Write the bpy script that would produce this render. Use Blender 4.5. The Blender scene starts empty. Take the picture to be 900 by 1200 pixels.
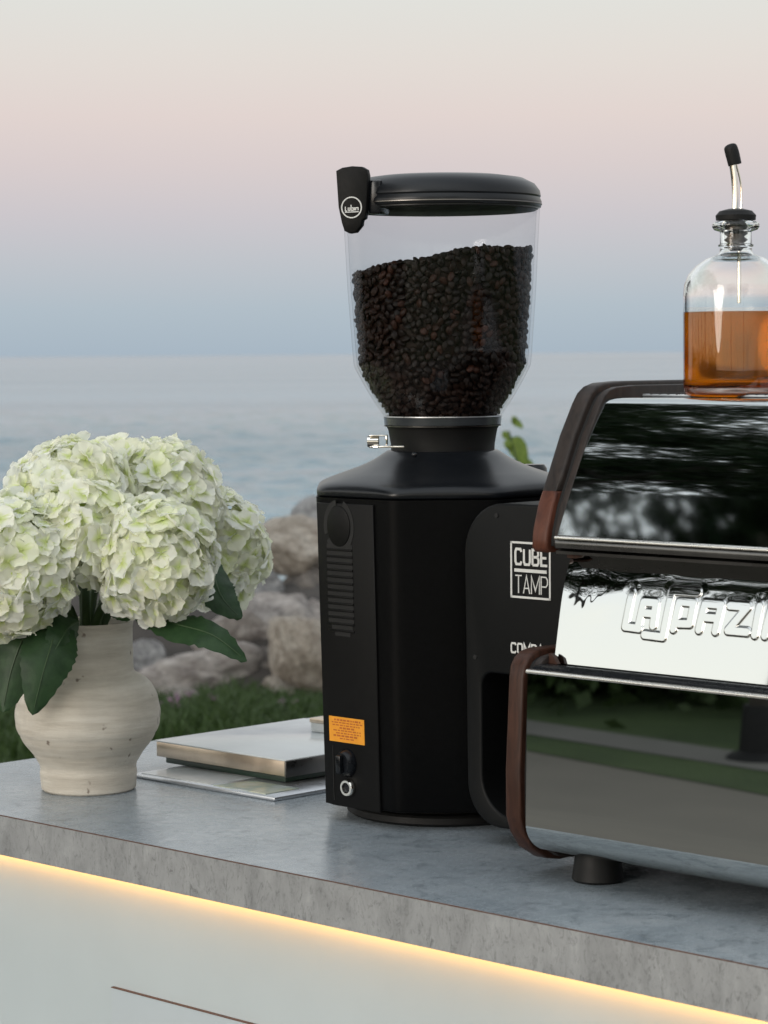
import bpy, bmesh, math, random
import numpy as np
from mathutils import Vector, Matrix, Euler, noise
R_ = math.radians
random.seed(7)
rng = np.random.RandomState(7)
scene = bpy.context.scene
col = scene.collection

# ---------------------------------------------------------------- camera
CAM = Vector((0, 0, 1.43))
F = 3000.0
cam_d = bpy.data.cameras.new("camera")
cam = bpy.data.objects.new("camera", cam_d)
col.objects.link(cam)
pitch = math.atan2(185, F)
roll = R_(0.45)
fw = Vector((0, math.cos(pitch), -math.sin(pitch)))
rt = Vector((1, 0, 0))
up = Vector((0, math.sin(pitch), math.cos(pitch)))
rt2 = rt * math.cos(roll) - up * math.sin(roll)
up2 = rt * math.sin(roll) + up * math.cos(roll)
M = Matrix((rt2, up2, -fw)).transposed().to_4x4()
M.translation = CAM
cam.matrix_world = M
cam_d.sensor_fit = 'VERTICAL'
cam_d.sensor_height = 22.3
cam_d.sensor_width = 16.7
cam_d.lens = F / 1200 * 22.3
cam_d.clip_start = 0.05
cam_d.clip_end = 60000
cam_d.dof.use_dof = True
cam_d.dof.focus_distance = 2.3
cam_d.dof.aperture_fstop = 10.0
scene.camera = cam

# ---------------------------------------------------------------- world: dusk sky, sun just gone in the west (-x)
SUN_AZ = Vector((-0.72, -0.69, 0)).normalized()
world = bpy.data.worlds.new("World")
scene.world = world
world.use_nodes = True
nt = world.node_tree
N, L = nt.nodes, nt.links
N.clear()
out = N.new('ShaderNodeOutputWorld')
bg = N.new('ShaderNodeBackground')
tc = N.new('ShaderNodeTexCoord')
sep = N.new('ShaderNodeSeparateXYZ')
L.new(tc.outputs['Generated'], sep.inputs[0])
asin = N.new('ShaderNodeMath'); asin.operation = 'ARCSINE'
L.new(sep.outputs['Z'], asin.inputs[0])
elv = N.new('ShaderNodeMapRange'); elv.inputs['From Min'].default_value = 0; elv.inputs['From Max'].default_value = R_(90)
L.new(asin.outputs[0], elv.inputs['Value'])
def s2l(c):
    return tuple(((v / 255) / 12.92 if v / 255 <= .04045 else ((v / 255 + .055) / 1.055) ** 2.4) for v in c)
def ramp(tree, stops, fac, k=1.0):
    r = tree.nodes.new('ShaderNodeValToRGB')
    e = r.color_ramp.elements
    while len(e) > 1: e.remove(e[-1])
    for i, (p, c) in enumerate(stops):
        el = e[0] if i == 0 else e.new(p)
        el.position = p
        el.color = (*[v * k for v in c], 1)
    tree.links.new(fac, r.inputs[0])
    return r
D = 1 / 90
east = ramp(nt, [(0, s2l((166, 184, 199))), (1.0*D, s2l((171, 189, 203))), (2.0*D, s2l((183, 192, 204))), (3.0*D, s2l((196, 194, 205))),
                 (4.2*D, s2l((211, 200, 205))), (5.3*D, s2l((221, 207, 207))), (6.5*D, s2l((223, 215, 212))), (8.2*D, s2l((221, 222, 219))),
                 (14*D, s2l((232, 233, 231))), (30*D, s2l((238, 243, 247))), (90*D, s2l((236, 244, 253)))], elv.outputs[0])
west = ramp(nt, [(0, s2l((248, 232, 212))), (3*D, s2l((249, 241, 228))), (8*D, s2l((246, 247, 242))), (20*D, s2l((240, 244, 246))),
                 (45*D, s2l((244, 248, 250))), (90*D, s2l((236, 244, 253)))], elv.outputs[0], 1.9)
dot = N.new('ShaderNodeVectorMath'); dot.operation = 'DOT_PRODUCT'
dot.inputs[1].default_value = SUN_AZ
L.new(tc.outputs['Generated'], dot.inputs[0])
az = N.new('ShaderNodeMapRange'); az.interpolation_type = 'SMOOTHSTEP'
az.inputs['From Min'].default_value = -0.3; az.inputs['From Max'].default_value = 0.7
L.new(dot.outputs['Value'], az.inputs['Value'])
mx = N.new('ShaderNodeMix'); mx.data_type = 'RGBA'
L.new(az.outputs[0], mx.inputs['Factor']); L.new(east.outputs[0], mx.inputs['A']); L.new(west.outputs[0], mx.inputs['B'])
sky = N.new('ShaderNodeTexSky'); sky.sky_type = 'NISHITA'; sky.sun_disc = False
sky.sun_elevation = R_(3); sky.sun_rotation = math.atan2(SUN_AZ.x, SUN_AZ.y)
skm = N.new('ShaderNodeMix'); skm.data_type = 'RGBA'; skm.blend_type = 'ADD'; skm.inputs['Factor'].default_value = 0.03
L.new(mx.outputs['Result'], skm.inputs['A']); L.new(sky.outputs[0], skm.inputs['B'])
L.new(skm.outputs['Result'], bg.inputs['Color'])
bg.inputs['Strength'].default_value = 0.96
L.new(bg.outputs[0], out.inputs[0])

sun_d = bpy.data.lights.new("sun", 'SUN'); sun_d.energy = 1.3; sun_d.angle = R_(25); sun_d.color = (1, .93, .84)
sun = bpy.data.objects.new("sun", sun_d); col.objects.link(sun)
sd = Vector((SUN_AZ.x, SUN_AZ.y, math.tan(R_(14)))).normalized()
sun.rotation_euler = sd.to_track_quat('Z', 'Y').to_euler()
scene.view_settings.view_transform = 'Standard'
scene.view_settings.look = 'None'
scene.view_settings.exposure = 0
scene.view_settings.gamma = 1
scene.render.engine = 'CYCLES'
scene.cycles.max_bounces = 14
scene.cycles.transmission_bounces = 12
scene.cycles.transparent_max_bounces = 16

# ---------------------------------------------------------------- helpers
A0 = Vector((-0.3636, 2.3873, 0)); RU = Vector((0.7099, -0.7043, 0)); VV = Vector((0.7043, 0.7099, 0)); ZZ = Vector((0, 0, 1))
def W(u, v, z): return A0 + RU * u + VV * v + ZZ * z
UVM = Matrix((RU, VV, ZZ)).transposed().to_4x4(); UVM.translation = A0   # counter frame -> world

def tag(o, label=None, cat=None, group=None, kind=None):
    if label: o['label'] = label
    if cat: o['category'] = cat
    if group: o['group'] = group
    if kind: o['kind'] = kind
    return o
def empty(name, loc=(0, 0, 0), rz=0, mat=None):
    o = bpy.data.objects.new(name, None); col.objects.link(o); o.empty_display_size = .05
    if mat is not None: o.matrix_world = mat
    else: o.location = loc; o.rotation_euler = (0, 0, rz)
    return o
def link(name, me, parent=None, loc=None, rot=None, scale=None):
    o = bpy.data.objects.new(name, me); col.objects.link(o)
    if parent: o.parent = parent
    if loc is not None: o.location = loc
    if rot is not None: o.rotation_euler = rot
    if scale is not None: o.scale = scale
    return o
def mesh(name, vs, fs, mat=None, angle=40):
    me = bpy.data.meshes.new(name)
    me.from_pydata([tuple(v) for v in vs], [], [tuple(f) for f in fs])
    if mat: me.materials.append(mat)
    fin(me, angle)
    return me
def fin(me, angle=40):
    me.validate(); me.update()
    me.polygons.foreach_set('use_smooth', [True] * len(me.polygons))
    me.set_sharp_from_angle(angle=R_(angle))
def frombm(name, bm, mat=None, angle=40):
    bmesh.ops.recalc_face_normals(bm, faces=bm.faces)
    me = bpy.data.meshes.new(name); bm.to_mesh(me); bm.free()
    if mat: me.materials.append(mat)
    fin(me, angle)
    return me
def bbox(bm, a, b, bev=0, seg=2):
    a = Vector(a); b = Vector(b)
    r = bmesh.ops.create_cube(bm, size=1)
    for v in r['verts']:
        v.co = Vector((a[i] + (v.co[i] + .5) * (b[i] - a[i]) for i in range(3)))
    if bev:
        es = list({e for v in r['verts'] for e in v.link_edges})
        bmesh.ops.bevel(bm, geom=es, offset=bev, segments=seg, affect='EDGES', profile=.5)
def boxm(name, a, b, mat, bev=0.001, seg=2):
    bm = bmesh.new(); bbox(bm, a, b, bev, seg); return frombm(name, bm, mat)
def prism(name, pts, fn, d0, d1, mat, bev=0, seg=2, angle=40):
    """closed polygon pts (a,b) extruded from d0 to d1, fn(a,b,d)->co"""
    bm = bmesh.new()
    v0 = [bm.verts.new(fn(a, b, d0)) for a, b in pts]; v1 = [bm.verts.new(fn(a, b, d1)) for a, b in pts]
    n = len(pts)
    f0 = bm.faces.new(v0); f1 = bm.faces.new(v1[::-1])
    for i in range(n): bm.faces.new((v0[i], v1[i], v1[(i + 1) % n], v0[(i + 1) % n]))
    bmesh.ops.recalc_face_normals(bm, faces=bm.faces)
    if bev:
        es = list(f0.edges) + list(f1.edges)
        bmesh.ops.bevel(bm, geom=es, offset=bev, segments=seg, affect='EDGES', profile=.5)
    bmesh.ops.triangulate(bm, faces=[f for f in bm.faces if len(f.verts) > 4])
    return frombm(name, bm, mat, angle)
def lathe(name, prof, mat, seg=64, center=(0, 0, 0), angle=35, cap=True):
    vs, fs = [], []
    cx, cy, cz = center
    for r, z in prof:
        for k in range(seg):
            t = 2 * math.pi * k / seg
            vs.append((cx + r * math.cos(t), cy + r * math.sin(t), cz + z))
    for i in range(len(prof) - 1):
        for k in range(seg):
            a = i * seg + k; b = i * seg + (k + 1) % seg
            fs.append((a, b, b + seg, a + seg))
    if cap:
        if prof[0][0] > 1e-6: fs.append(tuple(range(seg))[::-1])
        if prof[-1][0] > 1e-6: fs.append(tuple(range((len(prof) - 1) * seg, len(prof) * seg)))
    bm = bmesh.new()
    me = bpy.data.meshes.new(name); me.from_pydata(vs, [], fs); bm.from_mesh(me); bpy.data.meshes.remove(me)
    bmesh.ops.remove_doubles(bm, verts=bm.verts, dist=1e-6)
    return frombm(name, bm, mat, angle)
def tube(bm, pts, rad, seg=8, cap=True):
    pts = [Vector(p) for p in pts]
    if not hasattr(rad, '__len__'): rad = [rad] * len(pts)
    rings = []; ref = None
    for i, p in enumerate(pts):
        t = (pts[min(i + 1, len(pts) - 1)] - pts[max(i - 1, 0)]).normalized()
        if ref is None: ref = t.orthogonal().normalized()
        ref = (ref - t * ref.dot(t)).normalized(); b = t.cross(ref)
        rings.append([bm.verts.new(p + (ref * math.cos(2 * math.pi * k / seg) + b * math.sin(2 * math.pi * k / seg)) * rad[i]) for k in range(seg)])
    for i in range(len(rings) - 1):
        for k in range(seg): bm.faces.new((rings[i][k], rings[i][(k + 1) % seg], rings[i + 1][(k + 1) % seg], rings[i + 1][k]))
    if cap: bm.faces.new(rings[0][::-1]); bm.faces.new(rings[-1])
def smooth_path(pts, n=6):
    pts = [Vector(p) for p in pts]; o = []
    for i in range(len(pts) - 1):
        p0 = pts[max(i - 1, 0)]; p1 = pts[i]; p2 = pts[i + 1]; p3 = pts[min(i + 2, len(pts) - 1)]
        for k in range(n):
            t = k / n
            o.append(.5 * ((2 * p1) + (p2 - p0) * t + (2 * p0 - 5 * p1 + 4 * p2 - p3) * t * t + (3 * p1 - p0 - 3 * p2 + p3) * t ** 3))
    o.append(pts[-1]); return o

# ---------------------------------------------------------------- materials
class Mt:
    def __init__(s, name):
        s.m = bpy.data.materials.new(name); s.m.use_nodes = True
        s.t = s.m.node_tree; s.b = s.t.nodes['Principled BSDF']
        s.co = None
    def set(s, **k):
        for a, v in k.items():
            a = {'base': 'Base Color', 'rough': 'Roughness', 'metal': 'Metallic', 'spec': 'Specular IOR Level', 'trans': 'Transmission Weight', 'ior': 'IOR', 'coat': 'Coat Weight', 'coatr': 'Coat Roughness', 'sss': 'Subsurface Weight'}[a]
            s.b.inputs[a].default_value = (*v, 1) if a == 'Base Color' else v
        return s
    def coord(s, kind='Object', scale=(1, 1, 1)):
        c = s.t.nodes.new('ShaderNodeTexCoord'); mp = s.t.nodes.new('ShaderNodeMapping'); mp.inputs['Scale'].default_value = scale
        s.t.links.new(c.outputs[kind], mp.inputs[0]); return mp.outputs[0]
    def noise(s, scale, detail=5, rough=.6, vec=None, dist=0):
        n = s.t.nodes.new('ShaderNodeTexNoise'); n.inputs['Scale'].default_value = scale; n.inputs['Detail'].default_value = detail
        n.inputs['Roughness'].default_value = rough; n.inputs['Distortion'].default_value = dist
        if vec is None: vec = s.coord()
        s.t.links.new(vec, n.inputs['Vector']); return n.outputs['Fac']
    def ramp(s, fac, stops): return ramp(s.t, stops, fac).outputs[0]
    def mix(s, fac, a, b, bt='MIX'):
        m = s.t.nodes.new('ShaderNodeMix'); m.data_type = 'RGBA'; m.blend_type = bt
        for nm, v in (('Factor', fac), ('A', a), ('B', b)):
            if isinstance(v, (int, float)): m.inputs[nm].default_value = v
            elif isinstance(v, tuple): m.inputs[nm].default_value = (*v, 1)
            else: s.t.links.new(v, m.inputs[nm])
        return m.outputs['Result']
    def link(s, sock, name): s.t.links.new(sock, s.b.inputs[name]); return s
    def bump(s, fac, strength=.3, dist=.001, prev=None):
        b = s.t.nodes.new('ShaderNodeBump'); b.inputs['Strength'].default_value = strength; b.inputs['Distance'].default_value = dist
        s.t.links.new(fac, b.inputs['Height'])
        if prev is not None: s.t.links.new(prev, b.inputs['Normal'])
        s.t.links.new(b.outputs[0], s.b.inputs['Normal']); return b.outputs[0]
    def rand(s):
        return s.t.nodes.new('ShaderNodeObjectInfo').outputs['Random']
def gray(v): return (v, v, v)

def plain(name, base, rough=.5, metal=0, spec=.5, nscale=40, var=.12, bump=.0, coat=0):
    m = Mt(name).set(base=base, rough=rough, metal=metal, spec=spec, coat=coat)
    f = m.noise(nscale, 4)
    c = m.ramp(f, [(.3, tuple(v * (1 - var) for v in base)), (.7, tuple(min(1, v * (1 + var)) for v in base))])
    m.link(c, 'Base Color')
    rr = m.ramp(f, [(.3, gray(max(0, rough - .06))), (.7, gray(min(1, rough + .06)))])
    m.link(rr, 'Roughness')
    if bump: m.bump(m.noise(nscale * 8, 3), bump, .0006)
    return m.m

# concrete-look laminate
def laminate(name, c0, c1, c2, rough, stretch):
    m = Mt(name)
    v = m.coord('Object', stretch)
    big = m.noise(7, 6, .65, v, .6); fine = m.noise(60, 6, .75, v, .3); speck = m.noise(260, 3, .6, v)
    c = m.ramp(big, [(.32, c0), (.5, c1), (.7, c2)])
    c = m.mix(m.ramp(fine, [(.35, gray(0)), (.62, gray(.75))]), c, c1)
    dk = m.ramp(m.noise(34, 7, .8, v, 1.2), [(.52, gray(0)), (.66, gray(.75))])
    c = m.mix(dk, c, tuple(x * .62 for x in c0))
    c = m.mix(m.ramp(speck, [(.6, gray(0)), (.75, gray(.35))]), c, c2)
    m.link(c, 'Base Color')
    m.link(m.ramp(fine, [(.3, gray(rough - .05)), (.7, gray(rough + .09))]), 'Roughness')
    m.bump(fine, .25, .0004)
    return m.m
M_top = laminate('concrete_laminate', (.175, .21, .238), (.262, .298, .326), (.36, .39, .412), .25, (1, 1, 1))
M_edge = laminate('concrete_edge', (.16, .165, .168), (.265, .272, .275), (.36, .368, .37), .5, (5, 5, 2.4))
M_seam = plain('seam_brown', (.10, .045, .025), .5)
M_white = plain('white_panel', (.455, .515, .535), .45, nscale=6, var=.03)
M_white2 = plain('white_hatch', (.46, .515, .545), .42, nscale=6, var=.03)
M_blackm = plain('black_powder_coat', (.0016, .0017, .0019), .42, spec=.08, nscale=300, var=.25, bump=.12)
M_blackg = plain('black_gloss', (.006, .007, .009), .25, spec=.35, nscale=60, var=.2)
M_shoulder = plain('black_satin_paint', (.0045, .0055, .0072), .30, spec=.32, nscale=6, var=.1)
M_panel = plain('dark_grey_plastic', (.0042, .0042, .0042), .5, spec=.15, nscale=300, var=.2, bump=.15)
M_tamp = plain('tamp_black', (.0034, .0037, .0039), .5, spec=.16, nscale=300, var=.2, bump=.15)
M_hole = plain('black_recess', (.003, .003, .003), .7)
M_rubber = plain('black_rubber', (.006, .006, .006), .55, spec=.25)
M_print = plain('white_print', (.6, .6, .58), .6, var=.05)
M_orange = plain('orange_sticker', (.72, .29, .018), .5, nscale=80, var=.08)
M_ink = plain('red_brown_ink', (.42, .10, .012), .6)
M_steel = plain('polished_steel', (.80, .77, .71), .14, metal=1, var=.05)
M_trim = plain('cream_polished_trim', (.92, .89, .83), .28, metal=1, var=.03)
M_steeld = plain('brushed_steel_dark', (.17, .165, .16), .3, metal=1, var=.1)
M_chamf = plain('champagne_metal', (.60, .50, .40), .33, metal=1, nscale=25, var=.15)
M_silver = plain('silver_edge', (.55, .57, .6), .3, metal=.8, var=.05)
M_bookc = plain('pale_cover', (.60, .63, .64), .22, nscale=10, var=.05)
M_folder = plain('dark_green_folder', (.012, .03, .02), .4)

m = Mt('mirror_chrome').set(base=(.58, .60, .59), metal=1, rough=.018)
m.bump(m.noise(5, 2, .5), .012, .003)
m.link(m.ramp(m.noise(18, 8, .75), [(.42, gray(.003)), (.7, gray(.022))]), 'Roughness')
M_chrome = m.m
m = Mt('mirror_stamped').set(base=(.49, .50, .49), metal=1, rough=.02)
M_stamp = m.m
m = Mt('smoked_mirror').set(base=(.50, .53, .53), metal=1, rough=.03)
m.bump(m.noise(11, 2, .5), .012, .003)
M_smoke = m.m

# walnut
def walnut(name, a, b):
    m = Mt(name); v = m.coord('Object', (8, 8, 1.2))
    f = m.noise(14, 6, .6, v, 1.5)
    m.link(m.ramp(f, [(.3, a), (.7, b)]), 'Base Color'); m.set(rough=.45, spec=.25)
    m.bump(f, .15, .0004); return m.m
M_wood = walnut('walnut', (.022, .010, .007), (.062, .026, .016))
M_woodd = walnut('walnut_dark', (.016, .013, .012), (.036, .027, .023))
M_woodr = walnut('walnut_red', (.05, .016, .010), (.12, .042, .024))

# vase stoneware
m = Mt('stoneware'); v = m.coord('Object', (1, 1, 9))
f = m.noise(9, 6, .65, v); f2 = m.noise(30, 5, .7)
c = m.ramp(f, [(.28, (.41, .365, .30)), (.5, (.55, .505, .43)), (.72, (.67, .63, .555))])
c = m.mix(m.ramp(f2, [(.45, gray(0)), (.75, gray(.4))]), c, (.40, .36, .31))
c = m.mix(m.ramp(m.noise(75, 2, .5), [(.68, gray(0)), (.73, gray(.8))]), c, (.12, .08, .055))
m.link(c, 'Base Color'); m.set(rough=.62)
b1 = m.bump(f, .5, .003); m.bump(m.noise(160, 4), .25, .001, b1)
M_vase = m.m

# petals
m = Mt('petal')
at = m.t.nodes.new('ShaderNodeAttribute'); at.attribute_name = 'rad'
rnd = m.rand()
tip = m.ramp(rnd, [(0, (.92, .92, .76)), (.35, (.94, .94, .85)), (.7, (.93, .94, .90)), (1, (.90, .92, .70))])
c = m.ramp(at.outputs['Fac'], [(0, gray(0)), (.42, gray(1))])
c = m.mix(c, (.68, .76, .32), tip)
m.link(c, 'Base Color'); m.set(rough=.6, spec=.25)
m.bump(m.noise(400, 2), .15, .0005)
tr = m.t.nodes.new('ShaderNodeBsdfTranslucent'); m.t.links.new(c, tr.inputs[0])
ms = m.t.nodes.new('ShaderNodeMixShader'); ms.inputs[0].default_value = .5
m.t.links.new(m.b.outputs[0], ms.inputs[1]); m.t.links.new(tr.outputs[0], ms.inputs[2])
m.t.links.new(ms.outputs[0], m.t.nodes['Material Output'].inputs[0])
M_petal = m.m
M_bud = plain('flower_core', (.40, .52, .14), .6, nscale=200)
def leafmat(name, a, b, tr_=.2):
    m = Mt(name); f = m.noise(60, 5)
    c = m.ramp(f, [(.3, a), (.7, b)]); m.link(c, 'Base Color'); m.set(rough=.45, spec=.28)
    m.bump(m.noise(260, 3), .3, .0006)
    tr = m.t.nodes.new('ShaderNodeBsdfTranslucent'); m.t.links.new(c, tr.inputs[0])
    ms = m.t.nodes.new('ShaderNodeMixShader'); ms.inputs[0].default_value = tr_
    m.t.links.new(m.b.outputs[0], ms.inputs[1]); m.t.links.new(tr.outputs[0], ms.inputs[2])
    m.t.links.new(ms.outputs[0], m.t.nodes['Material Output'].inputs[0]); return m.m
M_leaf = leafmat('hydrangea_leaf', (.014, .036, .014), (.032, .072, .026))
M_vein = plain('leaf_vein', (.035, .07, .025), .5)
M_stem = plain('flower_stem', (.035, .07, .022), .5)
M_sap = leafmat('sapling_leaf', (.10, .16, .03), (.20, .27, .05), .35)
M_canopy = leafmat('tree_leaf', (.018, .034, .014), (.045, .075, .028), .15)
M_hedge = leafmat('hedge_leaf', (.035, .06, .022), (.075, .115, .04), .2)
M_bark = plain('bark', (.045, .038, .03), .9, nscale=12, var=.4, bump=.6)
M_grass = leafmat('grass_blade', (.026, .052, .013), (.062, .105, .030), .2)
M_clover = plain('clover_pink', (.30, .17, .27), .7)

# rock
def rockmat(name, a, b, cc):
    m = Mt(name); f = m.noise(3.2, 7, .65); g = m.noise(14, 6, .7)
    c = m.ramp(f, [(.36, a), (.5, b), (.62, cc)])
    c = m.mix(m.ramp(g, [(.5, gray(0)), (.64, gray(.6))]), c, tuple(x * .4 for x in a))
    c = m.mix(m.ramp(m.noise(6, 5, .6), [(.56, gray(0)), (.66, gray(.55))]), c, tuple(min(.8, x * 1.35) for x in cc))
    m.link(c, 'Base Color'); m.set(rough=.85)
    m.bump(g, 1.0, .045); return m.m
M_rocks = [rockmat('rock_pinkish', (.30, .265, .245), (.45, .405, .375), (.58, .54, .505)),
           rockmat('rock_tan', (.32, .27, .22), (.47, .41, .345), (.58, .53, .46)),
           rockmat('rock_grey', (.24, .24, .245), (.36, .36, .365), (.48, .48, .48)),
           rockmat('rock_brown', (.14, .12, .105), (.22, .19, .165), (.32, .285, .25))]

# coffee
m = Mt('coffee_bean')
c = m.ramp(m.rand(), [(0, (.005, .003, .0022)), (.75, (.009, .0048, .0032)), (1, (.034, .013, .008))])
m.link(c, 'Base Color'); m.set(rough=.45, spec=.14); M_bean = m.m
m = Mt('coffee_bean_mass'); c = m.ramp(m.noise(90, 3), [(.3, (.006, .0035, .0025)), (.7, (.018, .008, .005))])
m.link(c, 'Base Color'); m.set(rough=.5, spec=.12); M_beanmass = m.m

def thinclear(name, tint, edge=.0, rough=.06):
    m = Mt(name); t = m.t
    tr = t.nodes.new('ShaderNodeBsdfTransparent')
    lw = t.nodes.new('ShaderNodeLayerWeight'); lw.inputs['Blend'].default_value = .35
    c = m.ramp(lw.outputs['Facing'], [(0, tint), (.75, tuple(x * .97 for x in tint)), (1, tuple(x * (1 - edge) for x in tint))])
    t.links.new(c, tr.inputs[0])
    gl = t.nodes.new('ShaderNodeBsdfGlossy'); gl.inputs['Roughness'].default_value = rough; gl.inputs['Color'].default_value = (1, 1, 1, 1)
    fr = t.nodes.new('ShaderNodeMath'); fr.operation = 'POWER'; fr.inputs[1].default_value = 4.5; t.links.new(lw.outputs['Facing'], fr.inputs[0])
    fm = t.nodes.new('ShaderNodeMapRange'); fm.inputs['To Min'].default_value = .012; fm.inputs['To Max'].default_value = .55; t.links.new(fr.outputs[0], fm.inputs['Value']); fr = fm
    ms = t.nodes.new('ShaderNodeMixShader')
    t.links.new(fr.outputs[0], ms.inputs[0]); t.links.new(tr.outputs[0], ms.inputs[1]); t.links.new(gl.outputs[0], ms.inputs[2])
    t.links.new(ms.outputs[0], t.nodes['Material Output'].inputs[0]); return m.m
M_hopper = thinclear('clear_hopper_plastic', (.95, .955, .96), .35)
M_glass = Mt('bottle_glass').set(base=(.97, .985, .98), rough=0, trans=1, ior=1.47).m
M_syrup = Mt('amber_syrup').set(base=(.63, .165, .005), rough=0, trans=1, ior=1.36)
M_syrup.b.inputs['Roughness'].default_value = .12
M_syrup = M_syrup.m

m = Mt('led'); m.set(base=(1, .8, .4)); m.b.inputs['Emission Color'].default_value = (1, .43, .07, 1); m.b.inputs['Emission Strength'].default_value = 12.5
M_led = m.m

# ---------------------------------------------------------------- setting: ground, paving, path, lawn, water
def sheet(name, pts, z, mat):
    o = link(name, mesh(name, [(x, y, z) for x, y in pts], [tuple(range(len(pts)))], mat)); tag(o, kind='structure'); return o
m = Mt('lawn_soil'); c = m.ramp(m.noise(1.2, 6), [(.3, (.04, .068, .022)), (.7, (.075, .115, .038))]); m.link(c, 'Base Color'); m.set(rough=.95)
m.bump(m.noise(40, 4), .8, .03); M_lawn = m.m
M_path = plain('concrete_path', (.165, .158, .145), .85, nscale=3, var=.1, bump=.2)
M_pave = plain('asphalt_court', (.155, .140, .118), .85, nscale=2, var=.1, bump=.3)
sheet('ground', [(-400, -400), (400, -400), (400, 12.6), (-400, 12.6)], 0, M_lawn)
# drive beside the counter, its far kerb runs towards the north-west; lawn verge, then the path
def line(p, q, t): return (p[0] + (q[0] - p[0]) * t, p[1] + (q[1] - p[1]) * t)
gb = ((-9.17, 1.42), (-7.88, .55)); gt = ((-9.78, 1.38), (-8.60, .437)); pt = ((-10.04, 1.05), (-8.86, .109))
sheet('driveway', [line(*gb, -3), line(*gb, 14), (14, -14), (14, 5), (-4, 5.2)], .004, M_pave)
sheet('verge', [line(*gt, -4), line(*gt, 12), line(*gb, 12), line(*gb, -3)], .008, M_lawn)
sheet('footpath', [line(*pt, -4), line(*pt, 12), line(*gt, 12), line(*gt, -4)], .012, M_path)

m = Mt('lake_water').set(base=(.075, .10, .11), rough=.16, spec=.13)
v1 = m.coord('Object', (.6, 1, 1)); v2 = m.coord('Object', (.012, .05, 1))
f1 = m.noise(1.1, 5, .65, v1, .3); f2 = m.noise(.35, 4, .55, v1)
band = m.noise(1.0, 3, .5, m.coord('Object', (.004, .022, 1)))
m.link(m.ramp(band, [(.35, (.055, .14, .19)), (.6, (.11, .20, .25))]), 'Base Color')
m.link(m.ramp(band, [(.35, gray(.16)), (.6, gray(.10))]), 'Roughness')
b1 = m.bump(f2, .6, .3); m.bump(f1, .6, .10, b1)
M_water = m.m
ys = [11.5]
while ys[-1] < 160: ys.append(ys[-1] * 1.0054)
ys += [200, 280, 420, 700, 1500, 4000, 12000, 50000]
xs = np.concatenate([-np.geomspace(3.0, .27, 14)[:-1], np.linspace(-.26, .26, 230), np.geomspace(.27, 3.0, 14)[1:]])
vs, fs = [], []
for y in ys:
    k = max(y, 40) if y < 160 else y
    fade = max(0, min(1, (160 - y) / 60))
    for q in xs:
        x = q * k if abs(q) > .26 else q * y
        if abs(q) < .27 and fade > 0:
            w = noise.noise(Vector((x * .55, y * 1.1, 0))) * .6 + noise.noise(Vector((x * 1.6 + 9, y * 3.0, 4))) * .34 + noise.noise(Vector((x * 4.5, y * 7.5, 8))) * .13
            z = -1.1 + .125 * w * fade
        else: z = -1.1
        vs.append((x, y, z))
nxs = len(xs)
for j in range(len(ys) - 1):
    for i in range(nxs - 1):
        a_ = j * nxs + i; fs.append((a_, a_ + 1, a_ + nxs + 1, a_ + nxs))
lake = link('lake', mesh('lake', vs, fs, M_water, 180)); tag(lake, kind='structure')
# shore bank the boulders lie on
vs, fs = [], []
nx, ny = 120, 24
for j in range(ny + 1):
    y = 10.0 + j * .25
    for i in range(nx + 1):
        x = -15 + i * .25
        t = (y - 10.0) / 6.0
        z = -.05 + .42 * math.exp(-((y - 11.6) / .8) ** 2) - 1.9 * max(0, (y - 12.3) / 3.5) + .10 * noise.noise(Vector((x * 1.7, y * 1.7, 3)))
        if j == 0: z = -.15
        vs.append((x, y, z))
for j in range(ny):
    for i in range(nx):
        a = j * (nx + 1) + i; fs.append((a, a + 1, a + nx + 2, a + nx + 1))
M_bank = plain('gap_shade_rubble', (.035, .03, .026), .9, nscale=5, var=.5, bump=.8)  # near-black colour paints the shade into the gaps between boulders
tag(link('shore_bank', mesh('shore_bank', vs, fs, M_bank, 180)), kind='structure')

# ---------------------------------------------------------------- boulders
def rock_mesh(seed, flat=1.0, sub=4):
    rs = random.Random(seed)
    bm = bmesh.new(); bmesh.ops.create_icosphere(bm, subdivisions=sub, radius=1)
    planes = []
    for k in range(10):
        n = Vector((rs.gauss(0, 1), rs.gauss(0, 1), rs.gauss(0, 1))).normalized(); planes.append((n, rs.uniform(.48, .80)))
    off = Vector((rs.uniform(0, 50),) * 3)
    for v in bm.verts:
        p = v.co.normalized()
        r = 1.0
        for n, d in planes:
            q = p.dot(n)
            if q > 1e-3: r = min(r, d / q)
        p = p * r
        p += p.normalized() * (.08 * noise.noise(p * 1.6 + off) + .07 * noise.noise(p * 3.7 + off) + .045 * (abs(noise.noise(p * 8 + off)) - .2) + .02 * noise.noise(p * 19 + off))
        v.co = p
    me = frombm('boulder', bm, None, 50); return me
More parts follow.
